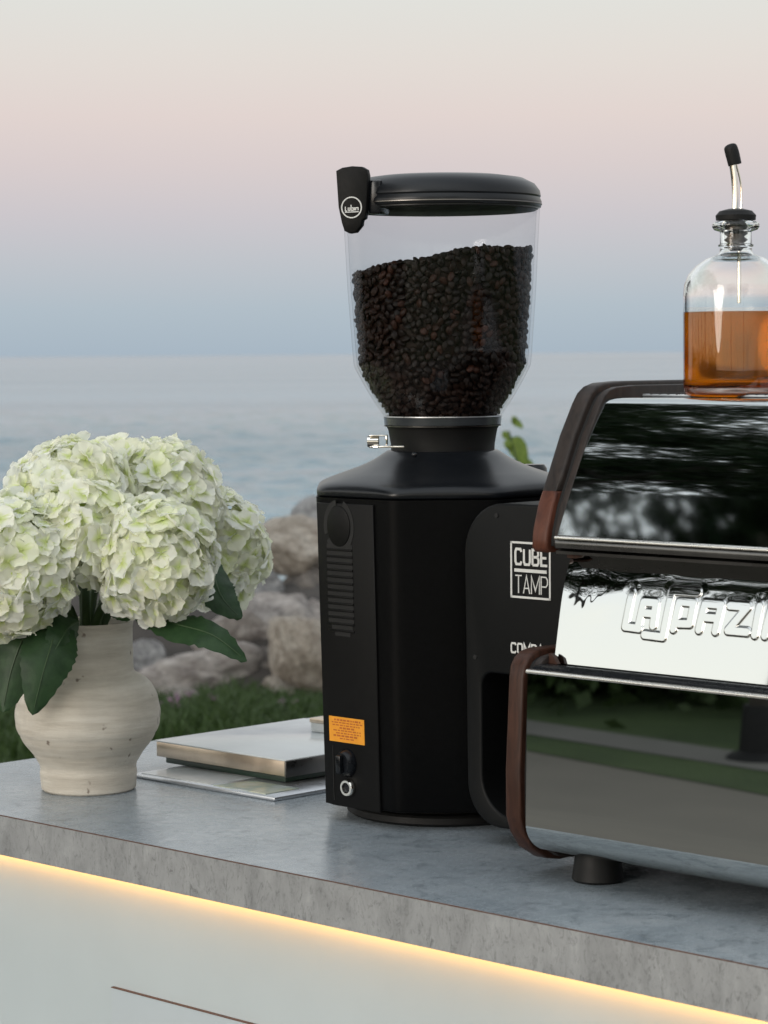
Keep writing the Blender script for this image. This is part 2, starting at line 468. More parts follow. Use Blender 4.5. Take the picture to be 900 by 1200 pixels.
# (x, y, z centre, half sizes, rotation z, tilt, material, seed, label)
def px(x, y, Y):  # image column/row at distance Y (metres) -> world; used for the hand-placed boulders only
    a = x - 450; b = 600 - y
    c, s = math.cos(roll), math.sin(roll)
    a2 = a * c + b * s; b2 = -a * s + b * c
    d = Vector((a2, F * math.cos(pitch) + b2 * math.sin(pitch), -F * math.sin(pitch) + b2 * math.cos(pitch)))
    return CAM + d * (Y / d.y)
ROCKS = [
 (381, 626, 12.6, .14, .20, .15, 10, 10, 2, 1, 'grey peaked boulder highest in the shore pile, touching the grinder edge'),
 (352, 648, 12.0, .19, .20, .125, 5, 3, 1, 2, 'flat tan boulder on top of the pile beside the hydrangeas'),
 (290, 690, 11.7, .13, .17, .09, 20, 8, 2, 3, 'small grey boulder below the rightmost white hydrangea bloom'),
 (356, 694, 11.8, .10, .16, .09, 40, 0, 3, 4, 'shaded brown boulder in the dark gap under the flat tan boulder'),
 (322, 724, 11.4, .22, .20, .125, 12, -6, 0, 5, 'large pinkish boulder in the middle of the shore pile'),
 (292, 746, 11.1, .20, .19, .115, -8, -22, 0, 6, 'pale slanting boulder right of the drooping green leaf'),
 (318, 788, 10.9, .12, .15, .10, 30, 10, 3, 7, 'dark brown boulder below the pale slanting boulder'),
 (376, 780, 10.7, .15, .18, .25, 15, -18, 1, 8, 'tall tan boulder standing against the grinder side'),
 (238, 788, 10.8, .26, .20, .115, 4, 6, 0, 9, 'wide mottled boulder right behind the stacked books'),
 (188, 738, 11.4, .18, .18, .08, 0, -4, 2, 10, 'low grey boulder at the vase neck under the front bloom'),
 (163, 776, 10.9, .075, .12, .09, 35, 10, 2, 11, 'small upright grey boulder just right of the vase shoulder'),
 (330, 812, 10.6, .085, .10, .055, 35, 0, 1, 12, 'small tan stone at the foot of the tall tan boulder'),
 (222, 826, 10.5, .10, .10, .05, 15, 0, 0, 13, 'low pinkish stone in the grass behind the books'),
 (118, 706, 11.6, .20, .18, .16, 0, 0, 0, 14, 'pinkish boulder seen between the flower stems'),
 (206, 700, 12.0, .22, .22, .12, 0, 8, 3, 15, 'brown boulder hidden behind the front hydrangea bloom'),
 (250, 668, 12.4, .16, .2, .10, 0, 8, 2, 16, 'grey boulder tucked behind the right hydrangea bloom'),
 (364, 736, 11.3, .085, .12, .10, 10, 20, 0, 17, 'pinkish boulder wedged between the large and the tall tan boulder'),
 (60, 760, 11.4, .24, .2, .16, 0, 0, 2, 18, 'grey boulder hidden behind the hanging leaves and vase'),
 (20, 724, 11.9, .28, .2, .16, 0, 0, 1, 19, 'tan boulder behind the leftmost hydrangea bloom'),
]
for (cx, cy, Y, sx, sy, sz, rz, tl, mi, sd_, lab) in ROCKS:
    me = rock_mesh(sd_); me.materials.append(M_rocks[mi])
    o = link('boulder', me, None, px(cx, cy, Y), (R_(tl * .4), R_(tl), R_(rz)), (sx * 1.39, sy * 1.3, sz * 1.37))
    tag(o, lab, 'rock', 'boulders of the shore pile')
fill = [rock_mesh(100 + k, sub=3) for k in range(6)]
for k, me in enumerate(fill): me.materials.append(M_rocks[(0, 1, 2, 3, 2, 0)[k]])
for k in range(96):
    row = k % 3
    x = -4.6 + (k // 3) * .30 + random.uniform(-.15, .15)
    y = (10.9, 11.9, 12.9)[row] + random.uniform(-.2, .2)
    z = (.05, .26, .12)[row] + random.uniform(-.05, .05)
    s = random.uniform(.2, .34)
    if -2.3 < x < .1 and row < 2: continue
    if -2.3 < x < .1: z -= .10
    o = link('boulder', fill[k % 6], None, (x, y, z), (random.uniform(-.4, .4), random.uniform(-.3, .3), random.uniform(0, 6)), (s * 1.2, s, s * .62))
    inpile = -2.1 < x < 0.1
    tag(o, 'dim boulder buried low behind the front boulders of the shore pile' if inpile else 'weathered boulder of the shore pile outside the open gap between vase and grinder', 'rock', 'half buried boulders along the shore')

# ---------------------------------------------------------------- grass and clover
vs, fs = [], []
def blade(x, y, z, h, w, lean):
    a = random.uniform(0, math.pi); dx, dy = math.cos(a) * w, math.sin(a) * w
    lx, ly = random.gauss(0, lean) * h, random.gauss(0, lean) * h
    i = len(vs)
    vs.extend([(x - dx, y - dy, z), (x + dx, y + dy, z), (x + dx * .6 + lx * .4, y + dy * .6 + ly * .4, z + h * .6), (x - dx * .6 + lx * .4, y - dy * .6 + ly * .4, z + h * .6), (x + lx, y + ly, z + h)])
    fs.append((i, i + 1, i + 2, i + 3)); fs.append((i + 3, i + 2, i + 4))
for k in range(26000):
    y = random.uniform(7.2, 10.2); x = random.uniform(-.24, .1) * y
    if y > 9.7: h = random.uniform(.03, .07)
    else: h = random.uniform(.03, .08)
    blade(x, y, .0, h * (1.5 if noise.noise(Vector((x * 2, y * 2, 0))) > .1 else .8), .004 + .004 * random.random(), .45)
for k in range(70000 // 7):
    x = random.uniform(-1.9, -.2); y = random.gauss(10.0, .3)
    c = noise.noise(Vector((x * 2.6, 5, 0)))
    blade(x, y, 0, random.uniform(.03, .08) * (1.1 + c), .006, .7)
tag(link('grass', mesh('grass', vs, fs, M_grass, 180)), 'uneven green grass along the foot of the shore boulders', 'grass', kind='stuff')
cm = bmesh.new()
for (cx, cy) in ((330, 822), (201, 820), (208, 817), (252, 818), (345, 824), (186, 826), (276, 830), (222, 812), (8, 872), (296, 834)):
    p = px(cx, cy, 10.1 + random.uniform(-.1, .1))
    for q in range(9):
        bmesh.ops.create_icosphere(cm, subdivisions=1, radius=.004, matrix=Matrix.Translation(p + Vector((random.gauss(0, .008), random.gauss(0, .008), random.gauss(0, .007)))))
    tube(cm, [(p.x, p.y, p.z), (p.x + .01, p.y, 0)], .002, 4)
tag(link('clover', frombm('clover', cm, M_clover)), 'small pink clover heads scattered in the grass below the boulders', 'clover', kind='stuff')

# ---------------------------------------------------------------- leaf builder
def leaf_mesh(name, pts, width, face, mat, fold=.25, serr=True, n=26, vein=True):
    """pts: control points base->tip; face: rough direction the blade faces"""
    P = smooth_path(pts, n // (len(pts) - 1)); n = len(P) - 1
    face = Vector(face).normalized(); vs = []; fs = []
    cols = 7
    for i, p in enumerate(P):
        t = i / n
        tan = (P[min(i + 1, n)] - P[max(i - 1, 0)]).normalized()
        side = tan.cross(face).normalized(); nn = side.cross(tan).normalized()
        w = width * (max(0, math.sin(math.pi * t ** .78)) ** .8) * .5 + .0004
        if serr and 0.03 < t < .97: w *= 1 + .035 * ((i % 2) * 2 - 1)
        for j in range(cols):
            s = (j / (cols - 1)) * 2 - 1
            wav = .06 * width * math.sin(t * 22 + s * 2) * abs(s)
            vs.append(p + side * s * w - nn * (fold * w * abs(s) ** 1.3 * 1 - .03 * width * math.cos((t * 9 - abs(s) * 1.2) * 2 * math.pi) * abs(s)) + nn * wav * .3)
    for i in range(n):
        for j in range(cols - 1):
            a = i * cols + j; fs.append((a, a + 1, a + cols + 1, a + cols))
    return mesh(name, vs, fs, mat, 180), P

# sapling beyond the counter
sap = empty('sapling', (.50, 9.6, 0)); tag(sap, 'yellow green sapling growing by the shore, leaves showing beside the grinder neck', 'sapling')
bm = bmesh.new(); b0 = sap.location
sp = smooth_path([(0, 0, 0), (.03, 0, .4), (-.02, .02, .8), (.0, 0, 1.0), (-.03, 0, 1.14)], 5)
tube(bm, sp, [.012 - .009 * i / (len(sp) - 1) for i in range(len(sp))], 6)
link('stem', frombm('stem', bm, M_stem), sap)
for k, (cx, cy, tx, ty, w) in enumerate([(606, 494, 600, 488, .018), (599, 492, 613, 502, .03), (588, 508, 600, 516, .03), (600, 512, 617, 545, .075), (594, 515, 600, 530, .04), (612, 540, 626, 560, .06), (590, 540, 588, 575, .05), (600, 560, 575, 590, .06), (612, 580, 640, 600, .06), (598, 520, 608, 526, .03)]):
    a = px(cx, cy, 9.6) - b0; t = px(tx, ty, 9.6) - b0
    md = (a + t) / 2 + Vector((0, random.uniform(-.02, .02), .006))
    me, _ = leaf_mesh('leaf', [a, md, t], w, (.2, -1, .3), M_sap, n=8, serr=False)
    link('leaf', me, sap)

# ---------------------------------------------------------------- trees to the west (mirrored in the chrome)
def leafcloud(name, seed, n, rx, rz, mat, leaf=.085, clumps=46):
    r = np.random.RandomState(seed)
    c = r.normal(size=(clumps, 3)); c /= np.linalg.norm(c, axis=1)[:, None]
    c *= (r.uniform(.25, 1, (clumps, 1)) ** .5); c *= np.array([rx, rx, rz])
    idx = r.randint(0, clumps, n)
    p = c[idx] + r.normal(size=(n, 3)) * np.array([.48, .48, .3]) * (.6 + .7 * r.uniform(size=(clumps, 1)))[idx]
    a = r.normal(size=(n, 3)); a /= np.linalg.norm(a, axis=1)[:, None]
    b = np.cross(a, r.normal(size=(n, 3))); b /= np.linalg.norm(b, axis=1)[:, None]
    s = leaf * r.uniform(.6, 1.3, (n, 1))
    V = np.stack([p - a * s * .9, p + b * s * .5, p + a * s * .9, p - b * s * .5], 1).reshape(-1, 3)
    me = bpy.data.meshes.new(name)
    me.vertices.add(4 * n); me.vertices.foreach_set('co', V.ravel())
    me.loops.add(4 * n); me.loops.foreach_set('vertex_index', np.arange(4 * n))
    me.polygons.add(n); me.polygons.foreach_set('loop_start', np.arange(n) * 4); me.polygons.foreach_set('loop_total', np.full(n, 4))
    me.materials.append(mat); me.update(); me.validate(); return me, c
clouds = [leafcloud('crown', 11, 36000, 3.4, 3.8, M_canopy), leafcloud('crown', 12, 36000, 3.6, 3.7, M_canopy), leafcloud('crown', 13, 26000, 2.6, 3.6, M_canopy)]
TREES = [(-12.0, 3.6, 12.8, 0, .17, 'tall leafy tree west of the driveway, nearest to the footpath bend'),
         (-12.6, -.9, 11.4, 1, .18, 'broad leafy tree west of the driveway beside the young tree'),
         (-12.2, 8.4, 12.8, 1, .17, 'wide leafy tree closest to the shore in the front western row'),
         (-17.0, 1.6, 11.0, 2, .2, 'slim leafy tree in the second row west of the driveway'),
         (-16.5, 6.8, 11.2, 0, .18, 'round leafy tree at the north end of the second western row'),
         (-20.5, 12.0, 9.5, 2, .15, 'far leafy tree nearest to the lake in the western rows'),
         (-5.0, -14.5, 7.4, 0, .18, 'leafy tree south of the driveway behind the photographer, left one of the pair'),
         (3.2, -15.2, 7.8, 1, .18, 'leafy tree south of the driveway behind the photographer, right one of the pair'),
         (-14.5, -6.2, 9.2, 0, .15, 'leafy tree at the south end of the western row')]
for i, (x, y, h, ci, tr_, lab) in enumerate(TREES):
    t = empty('leafy_tree', (x, y, 0), i * 1.1); tag(t, lab, 'tree', 'trees west of the driveway')
    me, cc = clouds[ci]
    link('crown', me, t, (0, 0, h), None, (1.05, 1.05, 1))
    bm = bmesh.new(); tp = smooth_path([(0, 0, -.1), (.1, .05, 1.5), (-.05, .1, 3.2), (.05, 0, h - .5), (0, 0, h + 2)], 4)
    tube(bm, tp, [tr_ * (1 - .85 * k / (len(tp) - 1)) + (.06 if k == 0 else 0) for k in range(len(tp))], 10)
    for k in range(0, 40, 2):
        c = Vector(cc[k]) * .9 + Vector((0, 0, h)); s0 = Vector((0, 0, max(h - 3.2, c.z - 1.8)))
        tube(bm, [s0, (s0 + c) / 2 + Vector((0, 0, .15)), c], [.05, .03, .01], 5)
    link('trunk', frombm('trunk', bm, M_bark), t)
# young tree on the footpath edge with a planter skirt
t = empty('young_tree', (-9.02, .42, 0)); tag(t, 'thin young tree in a low round planter at the footpath edge', 'tree')
bm = bmesh.new(); tube(bm, smooth_path([(0, 0, 0), (.02, 0, 1.8), (0, .03, 3.8), (.03, 0, 6.2)], 4), .05, 10); link('trunk', frombm('trunk', bm, M_bark), t)
link('planter', lathe('planter', [(.0, 0), (.15, 0), (.13, .03), (.085, .05), (.075, .22), (.07, .25), (0, .25)], M_hole, 24), t)
me = leafcloud('crown', 21, 3500, .5, .6, M_canopy, .05, 16)[0]; link('crown', me, t, (0, 0, 6.4))
# low hedge beyond the footpath
for i in range(9):
    hm = leafcloud('foliage', 40 + i % 3, 9000, 1.0, .5, M_hedge, .07, 60)[0] if i < 3 else hm_l[i % 3]
    if i == 0: hm_l = []
    if i < 3: hm_l.append(hm)
    hx, hy = line((-13.6, 8.6), (-11.6, -6.4), i / 8)
    h = empty('hedge_shrub', (hx, hy, 0), i); tag(h, ('first', 'second', 'third', 'fourth', 'fifth', 'sixth', 'seventh', 'eighth', 'last')[i] + ' dark shrub of the low hedge beyond the footpath, counted from the lake', 'shrub', 'low hedge beyond the footpath')
    link('foliage', hm, h, (0, 0, .75), None, (1.1, 1.1, 1.1))
    link('foliage', hm, h, (.3, -.3, .28), (0, 0, 2), (1.2, 1.2, .75))
    bm = bmesh.new()
    for k in range(6): tube(bm, [(0, 0, 0), (random.uniform(-.5, .5), random.uniform(-.5, .5), .8)], .02, 5)
    link('trunk', frombm('trunk', bm, M_bark), h)
#@@CUT
BASE = {}
def uvroot(name, base, label, cat, group=None):
    o = empty(name, mat=UVM @ Matrix.Translation(base)); BASE[o.name] = Vector(base); tag(o, label, cat, group); return o
def part(name, me, root, label=None, parent=None):
    o = link(name, me, parent or root)
    if parent is None: o.location = -BASE[root.name]
    if label: o['label'] = label
    return o
uvz = lambda a, b, c: Vector((a, b, c))
W3 = lambda u, v, z: W(u, v, z)
IUVM = UVM.inverted()

# ================================================================ bar counter
U0, U1, VB = -0.25, 1.75, 0.66
ct = uvroot('bar_counter', (.5, .3, 0), 'white panelled bar counter with concrete-look top and warm light strip under its edge', 'bar counter')
bm = bmesh.new(); bbox(bm, (U0, .0008, .962), (U1, VB, 1.0), .0006, 1); part('countertop', frombm('countertop', bm, M_top), ct)
bm = bmesh.new(); bbox(bm, (U0, -.0006, .9622), (U1, .0007, .9992), .0002, 1); part('edge_band', frombm('edge_band', bm, M_edge), ct)
bm = bmesh.new(); bbox(bm, (U0 - .0014, .0, .9622), (U0 - .0001, VB, .9988), .0002, 1); part('edge_band', frombm('edge_band', bm, M_edge), ct)
part('edge_seam', boxm('edge_seam', (U0, -.0003, .9993), (U1, .0006, 1.0001), M_seam, 0), ct)
part('front_panel', boxm('front_panel', (U0 + .02, .024, .02), (U1 - .02, .042, .961), M_white, 0), ct)
part('side_panel', boxm('side_panel', (U0 + .02, .043, .02), (U0 + .038, VB - .03, .961), M_white, 0), ct)
part('side_panel', boxm('side_panel', (U1 - .038, .043, .02), (U1 - .02, VB - .03, .961), M_white, 0), ct)
part('plinth', boxm('plinth', (U0 + .04, .06, 0.005), (U1 - .04, VB - .06, .06), M_hole, 0), ct)
hp = part('hatch_panel', boxm('hatch_panel', (.1365, .0205, .30), (1.05, .0235, .8548), M_white2, 0), ct)
part('hatch_seam', boxm('hatch_seam', (.1365, .0200, .8549), (1.05, .0236, .8556), M_seam, 0), ct)
part('led_strip', boxm('led_strip', (U0 + .02, .0135, .9585), (U1 - .02, .0195, .9612), M_led, 0), ct)

# ================================================================ stoneware vase
VC = Vector((-.2965, 2.53, 1.0)); sc = 2.53 / 3000
vz = lambda y: 1.43 + (416.5 - y) * sc - 1.0
vr = lambda r: r * sc
prof = [(55.5, 931), (56, 927), (57, 918), (57, 912), (56.5, 908), (57, 904.5), (58.5, 900), (64.5, 890), (71.5, 881), (77.5, 872), (82.5, 862), (85, 850), (85, 841), (83.5, 830), (80.5, 819), (76.5, 811), (71, 804.5), (65, 799.5), (58, 795.5), (54.8, 790), (54.5, 778), (54, 760), (54.3, 742), (55, 737), (54.6, 734.5), (53, 735), (50.5, 740), (49.5, 770), (52, 785), (60, 800), (72, 815), (78, 840), (72, 870), (50, 905), (0, 908)]
pr = [(vr(q.x), vz(q.y)) for q in smooth_path([Vector((r, y, 0)) for r, y in prof], 4)]
z0 = pr[0][1]
pr = [(r, z - z0 + .002) for r, z in pr]
VT = -z0 + .002
pp = [(vr(48), .0), (vr(53), .0)] + pr
me = lathe('vase', [(0, .004), (vr(46), .004)] + pp, M_vase, 96, angle=60)
# throwing rings and a slightly uneven wall
for v in me.vertices:
    r = math.hypot(v.co.x, v.co.y)
    if r > .02:
        k = 1 + .0075 * math.sin(v.co.z * 420) * (.4 + .6 * noise.noise(Vector((0, 0, v.co.z * 40)))) + .010 * noise.noise(Vector((v.co.x * 14, v.co.y * 14, v.co.z * 18))) + .004 * noise.noise(v.co * 60)
        if abs(v.co.z - .056) < .0014: k -= .008
        if abs(v.co.z - .036) < .0012: k -= .006
        v.co.x *= k; v.co.y *= k
vase = link('vase', me, None, VC); tag(vase, 'rough cream stoneware vase with round belly and straight neck holding the hydrangeas', 'vase')
RIM = VC.z + max(z for r, z in pr)

# ================================================================ hydrangeas
def floret(seed):
    rs = random.Random(seed); vs, fs, rad = [], [], []
    npet = 4
    for p in range(npet):
        a0 = p * math.pi / 2 + rs.uniform(-.12, .12); s = rs.uniform(.88, 1.12); cup = rs.uniform(.0, .45); tw = rs.uniform(-.25, .25)
        nr, nc = 5, 6
        base = len(vs)
        for i in range(nr + 1):
            t = i / nr
            w = .0095 * s * (math.sin(math.pi * min(1, t * .86 + .06)) ** .62) * (1 if t < .8 else 1 - (t - .8) * 1.5)
            for j in range(nc + 1):
                q = j / nc * 2 - 1
                rr = .0008 + .0158 * s * t * (1 - .10 * q * q * t) - (.0010 if (i == nr and abs(q) < .2) else 0)
                z = .0035 * cup * (q * q) * (.3 + t) * 2 + .0055 * cup * t * t + tw * q * .004 * t + .0008 * math.sin(q * 7 + seed + p) * t - .002 * t ** 3
                x = rr; y = q * w
                vs.append((x * math.cos(a0) - y * math.sin(a0), x * math.sin(a0) + y * math.cos(a0), z + p * .0005)); rad.append(t)
        for i in range(nr):
            for j in range(nc):
                a = base + i * (nc + 1) + j; fs.append((a, a + 1, a + nc + 2, a + nc + 1))
    # small button
    b = len(vs)
    for k in range(6): vs.append((.0016 * math.cos(k), .0016 * math.sin(k), .0015)); rad.append(0)
    vs.append((0, 0, .003)); rad.append(0)
    for k in range(6): fs.append((b + k, b + (k + 1) % 6, b + 6))
    me = mesh('floret', vs, fs, M_petal, 180)
    at = me.attributes.new('rad', 'FLOAT', 'POINT'); at.data.foreach_set('value', rad)
    return me
FLO = [floret(k) for k in range(7)]
def head(cx, cy, rpx, Y, label, sx=1.0, sz=.92, stem_to=None, seed=0):
    rs = random.Random(seed)
    c = px(cx, cy, Y); r = rpx * Y / 3000
    root = empty('hydrangea', c); tag(root, label, 'hydrangea', 'hydrangea blooms in the stoneware vase')
    rot = (rs.uniform(0, 6), rs.uniform(-.3, .3))
    n = int(4 * math.pi * r * r / (.0147 ** 2))
    n = min(n, 290)
    for k in range(n):
        z = 1 - 2 * (k + .5) / n; ph = k * 2.399963 + rot[0]
        q = math.sqrt(1 - z * z)
        d = Vector((q * math.cos(ph), q * math.sin(ph), z))
        d = (d + Vector((rs.gauss(0, .07), rs.gauss(0, .07), rs.gauss(0, .07)))).normalized()
        lump = 1 + .07 * noise.noise(d * 2.3 + Vector((seed, 0, 0)))
        rr = (r - .004) * lump * rs.choice((1.0, 1.0, .97, .93, .86))
        p = Vector((d.x * rr * sx, d.y * rr * sx, d.z * rr * sz))
        nrm = (d + Vector((rs.gauss(0, .30), rs.gauss(0, .30), rs.gauss(0, .30) + .15))).normalized()
        o = bpy.data.objects.new('floret', FLO[rs.randrange(7)]); col.objects.link(o); o.parent = root
        s = rs.uniform(.74, 1.16)
        o.matrix_local = Matrix.Translation(p) @ nrm.to_track_quat('Z', 'Y').to_matrix().to_4x4() @ Matrix.Rotation(rs.uniform(0, 6.3), 4, 'Z') @ Matrix.Scale(s, 4)
    bm = bmesh.new(); bmesh.ops.create_icosphere(bm, subdivisions=3, radius=1)
    for v in bm.verts: v.co = Vector((v.co.x * (r - .016) * sx, v.co.y * (r - .016) * sx, v.co.z * (r - .016) * sz)) * (1 + .12 * noise.noise(v.co * 5))
    link('core', frombm('core', bm, M_bud), root)
    end = Vector(stem_to) if stem_to is not None else Vector((VC.x + rs.uniform(-.02, .02), VC.y + rs.uniform(-.02, .02), RIM - .10))
    mid = Vector((VC.x + (c.x - VC.x) * .16, VC.y + (c.y - VC.y) * .16, RIM + .004)) if stem_to is None else (Vector(stem_to) + c) / 2
    pts = smooth_path([c - root.location, (c * .55 + mid * .45) - root.location + Vector((0, 0, .005)), mid - root.location, end - root.location], 6)
    bm = bmesh.new(); tube(bm, pts, .0045, 10); link('stem', frombm('stem', bm, M_stem), root)
    return root
H = {}
H['fr'] = head(182, 655, 74, 2.44, 'dense white hydrangea bloom lowest at the front, right above the vase rim', seed=1, sz=1.0)
H['fl'] = head(6, 664, 84, 2.43, 'pale bluish white hydrangea bloom at the left edge, above the big hanging leaves', seed=2, sz=.98)
H['tl'] = head(84, 587, 75, 2.53, 'greenish white hydrangea bloom at the top left of the bouquet', seed=3, sz=.98)
H['tr'] = head(186, 587, 75, 2.60, 'white hydrangea bloom at the top right of the bouquet against the lake', seed=4, sz=.98)
H['rr'] = head(248, 642, 69, 2.66, 'white hydrangea bloom furthest right, in front of the shore boulders', seed=5, sz=1.0)
H['mid'] = head(98, 622, 64, 2.45, 'greenish hydrangea bloom in the middle of the bouquet, right above the two bare stems', seed=6, sz=.95)
H['bk'] = head(136, 572, 60, 2.67, 'white hydrangea bloom at the back, peeking out between the two top blooms', seed=7, sz=1.0)
def add_leaf(root, pix, width, face, fold=.25, n=26):
    pts = [px(*p) - root.location for p in pix]
    me, P = leaf_mesh('leaf', pts, width, face, M_leaf, fold, n=n)
    lf = link('leaf', me, root)
    bm = bmesh.new(); fc = Vector(face).normalized()
    tube(bm, [p + fc * .0004 for p in P[:-2]], [.0011 * (1 - .8 * i / len(P)) for i in range(len(P) - 2)], 5)
    link('midrib', frombm('midrib', bm, M_vein), lf)
add_leaf(H['fr'], [(160, 716, 2.46), (205, 731, 2.42), (250, 745, 2.40), (289, 775, 2.39)], .040, (.25, -.75, .75), .15)
add_leaf(H['rr'], [(244, 650, 2.55), (252, 680, 2.53), (262, 703, 2.52), (283, 725, 2.51)], .040, (.45, -.85, .15), .25)
add_leaf(H['fl'], [(70, 722, 2.45), (62, 750, 2.42), (50, 790, 2.405), (38, 838, 2.40)], .052, (.15, -1, .1), .3)
add_leaf(H['fl'], [(38, 728, 2.44), (24, 755, 2.43), (12, 790, 2.425), (3, 835, 2.42)], .055, (-.2, -1, .15), .3)
add_leaf(H['fl'], [(92, 728, 2.47), (80, 736, 2.44), (70, 752, 2.42), (55, 778, 2.415)], .034, (.5, -.8, .3), .35)
add_leaf(H['mid'], [(132, 690, 2.50), (136, 706, 2.48), (144, 718, 2.475), (152, 727, 2.47)], .022, (.4, -.9, .2), .3, 18)
add_leaf(H['mid'], [(60, 735, 2.45), (56, 752, 2.44), (62, 775, 2.43), (70, 800, 2.43)], .03, (.8, -.6, .1), .2, 18)

# ================================================================ slabs lying on the counter
lo = uvroot('tablet_folder', (.02, .33, 1.0), 'thin silver-rimmed flat folder with a small glossy picture, lowest under the pale book', 'folder')
part('board', boxm('board', (-.073, .222, 1.0002), (.140, .46, 1.0042), M_silver, .0012), lo)
m = Mt('photo_print'); f = m.noise(26, 4, .6); c = m.ramp(f, [(.35, (.50, .53, .55)), (.5, (.36, .43, .38)), (.6, (.55, .55, .42)), (.75, (.62, .64, .66))]); m.link(c, 'Base Color'); m.set(rough=.25)
part('picture', prism('picture', [(.045, .2275), (.122, .2275), (.122, .272), (.055, .272)], uvz, 1.0043, 1.0050, m.m), lo)
part('cover_sheet', boxm('cover_sheet', (-.066, .228, 1.00421), (.040, .45, 1.0047), M_bookc, 0), lo)
df = uvroot('dark_booklet', (0, .38, 1.0051), 'dark green booklet pinched between the silver folder and the pale book', 'booklet')
part('cover', boxm('cover', (-.095, .285, 1.0052), (.088, .47, 1.0125), M_folder, .001), df)
b2 = uvroot('pale_book', (0, .38, 1.0125), 'thick pale covered book with champagne metallic page edge, beside the grinder', 'book')
part('page_block', boxm('page_block', (-.0985, .2755, 1.0130), (.0985, .488, 1.0285), M_chamf, .0008), b2)
part('cover', boxm('cover', (-.100, .274, 1.0286), (.100, .490, 1.0300), M_bookc, .0005), b2)
part('spine', boxm('spine', (.0986, .274, 1.0126), (.1008, .490, 1.0285), M_steeld, .0004), b2)
b3 = uvroot('small_case', (.09, .45, 1.03), 'small champagne metal case lying at the back of the pale book by the grinder', 'case')
part('case_body', boxm('case_body', (-.022, .425, 1.0301), (.12, .486, 1.0395), M_bookc, .001), b3)
part('lid', boxm('lid', (-.023, .424, 1.0396), (.121, .487, 1.0445), M_chamf, .001), b3)

# ================================================================ coffee grinder
GC = Vector((.0555, 2.395, 1.0)); gs = 2.395 / 3000
gz = lambda y: 1.43 + (415.0 - y) * gs - 1.0      # heights above the counter
gr_ = lambda r: r * gs
GM = Matrix((RU, VV, ZZ)).transposed().to_4x4(); GM.translation = GC
gr = empty('coffee_grinder', mat=GM); tag(gr, 'tall black coffee grinder with clear hopper of beans, between the books and the tamper', 'coffee grinder')
def octr(th, a, p, k=1.0):
    q = sum(max(0, math.cos(th - i * math.pi / 4)) ** p for i in range(8)) ** (-1 / p)
    return a * ((1 - k) * 1.03 + k * q)
NS = 160
def gloops(levels):
    vs, fs = [], []
    for (a, z, rnd_, k) in levels:
        for i in range(NS):
            th = 2 * math.pi * i / NS
            r = octr(th, a, rnd_, k); vs.append((r * math.cos(th), r * math.sin(th), z))
    for l in range(len(levels) - 1):
        for i in range(NS):
            a = l * NS + i; b = l * NS + (i + 1) % NS; fs.append((a, b, b + NS, a + NS))
    fs.append(tuple(range(NS))[::-1]); fs.append(tuple(range((len(levels) - 1) * NS, len(levels) * NS)))
    return vs, fs
AT, AB = .1180, .1105
fz = lambda y: 1.43 + (415.0 - y) * 2.315 / 3000 - 1.0
zb, zt = .0165, fz(584)
lv = [(AB - .004, zb, 60, 1), (AB - .001, zb + .001, 60, 1), (AB, zb + .004, 60, 1)] + [(AB + (AT - AB) * t, zb + .004 + (zt - zb - .004) * t, 60, 1) for t in (.25, .5, .75, 1)]
link('body', mesh('body', *gloops(lv), M_blackm, 30), gr)
sh = [(144.5, .3000, 50, 1), (146.5, .3012, 50, 1), (147.5, .3040, 40, 1), (147, .3070, 30, 1), (144.5, .3098, 24, .9), (140, .3122, 20, .7), (131, .3152, 16, .4), (118, .3190, 12, .2), (104, .3228, 12, .08), (90, .3272, 12, 0), (78, .3320, 12, 0), (69, .3368, 12, 0), (64, .3395, 12, 0), (62, .3402, 12, 0)]
ctrl = [Vector((q[0], q[1] * 2000, 0)) for q in sh]; lv = []
for i in range(len(sh) - 1):
    seg_ = smooth_path([Vector((sh[j][0], sh[j][1] * 1000, 0)) for j in (max(i - 1, 0), i, i + 1, min(i + 2, len(sh) - 1))], 4)[4:8] if 0 < i < len(sh) - 2 else [Vector((sh[i][0], sh[i][1] * 1000, 0))]
    for n_, q in enumerate(seg_):
        t = n_ / 4; lv.append((gr_(q.x), q.y / 1000, sh[i][2] + (sh[i + 1][2] - sh[i][2]) * t, sh[i][3] + (sh[i + 1][3] - sh[i][3]) * t))
lv.append((gr_(sh[-1][0]), sh[-1][1], 12, 0))
link('shoulder', mesh('shoulder', *gloops(lv), M_shoulder, 65), gr)
link('base_ring', lathe('base_ring', [(0, .0), (.088, 0), (.0925, .003), (.0925, .0085), (.0905, .0105), (.084, .0115), (.080, zb + .004), (0, zb + .004)], M_rubber, 96), gr)
link('neck', lathe('neck', [(0, gz(531)), (gr_(60.5), gz(530)), (gr_(61), gz(520)), (gr_(64), gz(503)), (gr_(66), gz(499.5)), (gr_(67), gz(499)), (0, gz(499))], M_rubber, 96), gr)
M_ringp = plain('smoked_clear_ring', (.028, .032, .036), .2, spec=.6)
link('ring_rim', lathe('ring_rim', [(gr_(66.8), gz(499.6)), (gr_(68.6), gz(499.3)), (gr_(68.8), gz(498.2)), (gr_(66.8), gz(498.2)), (gr_(66.8), gz(499.6))], M_steeld, 96, cap=False), gr)
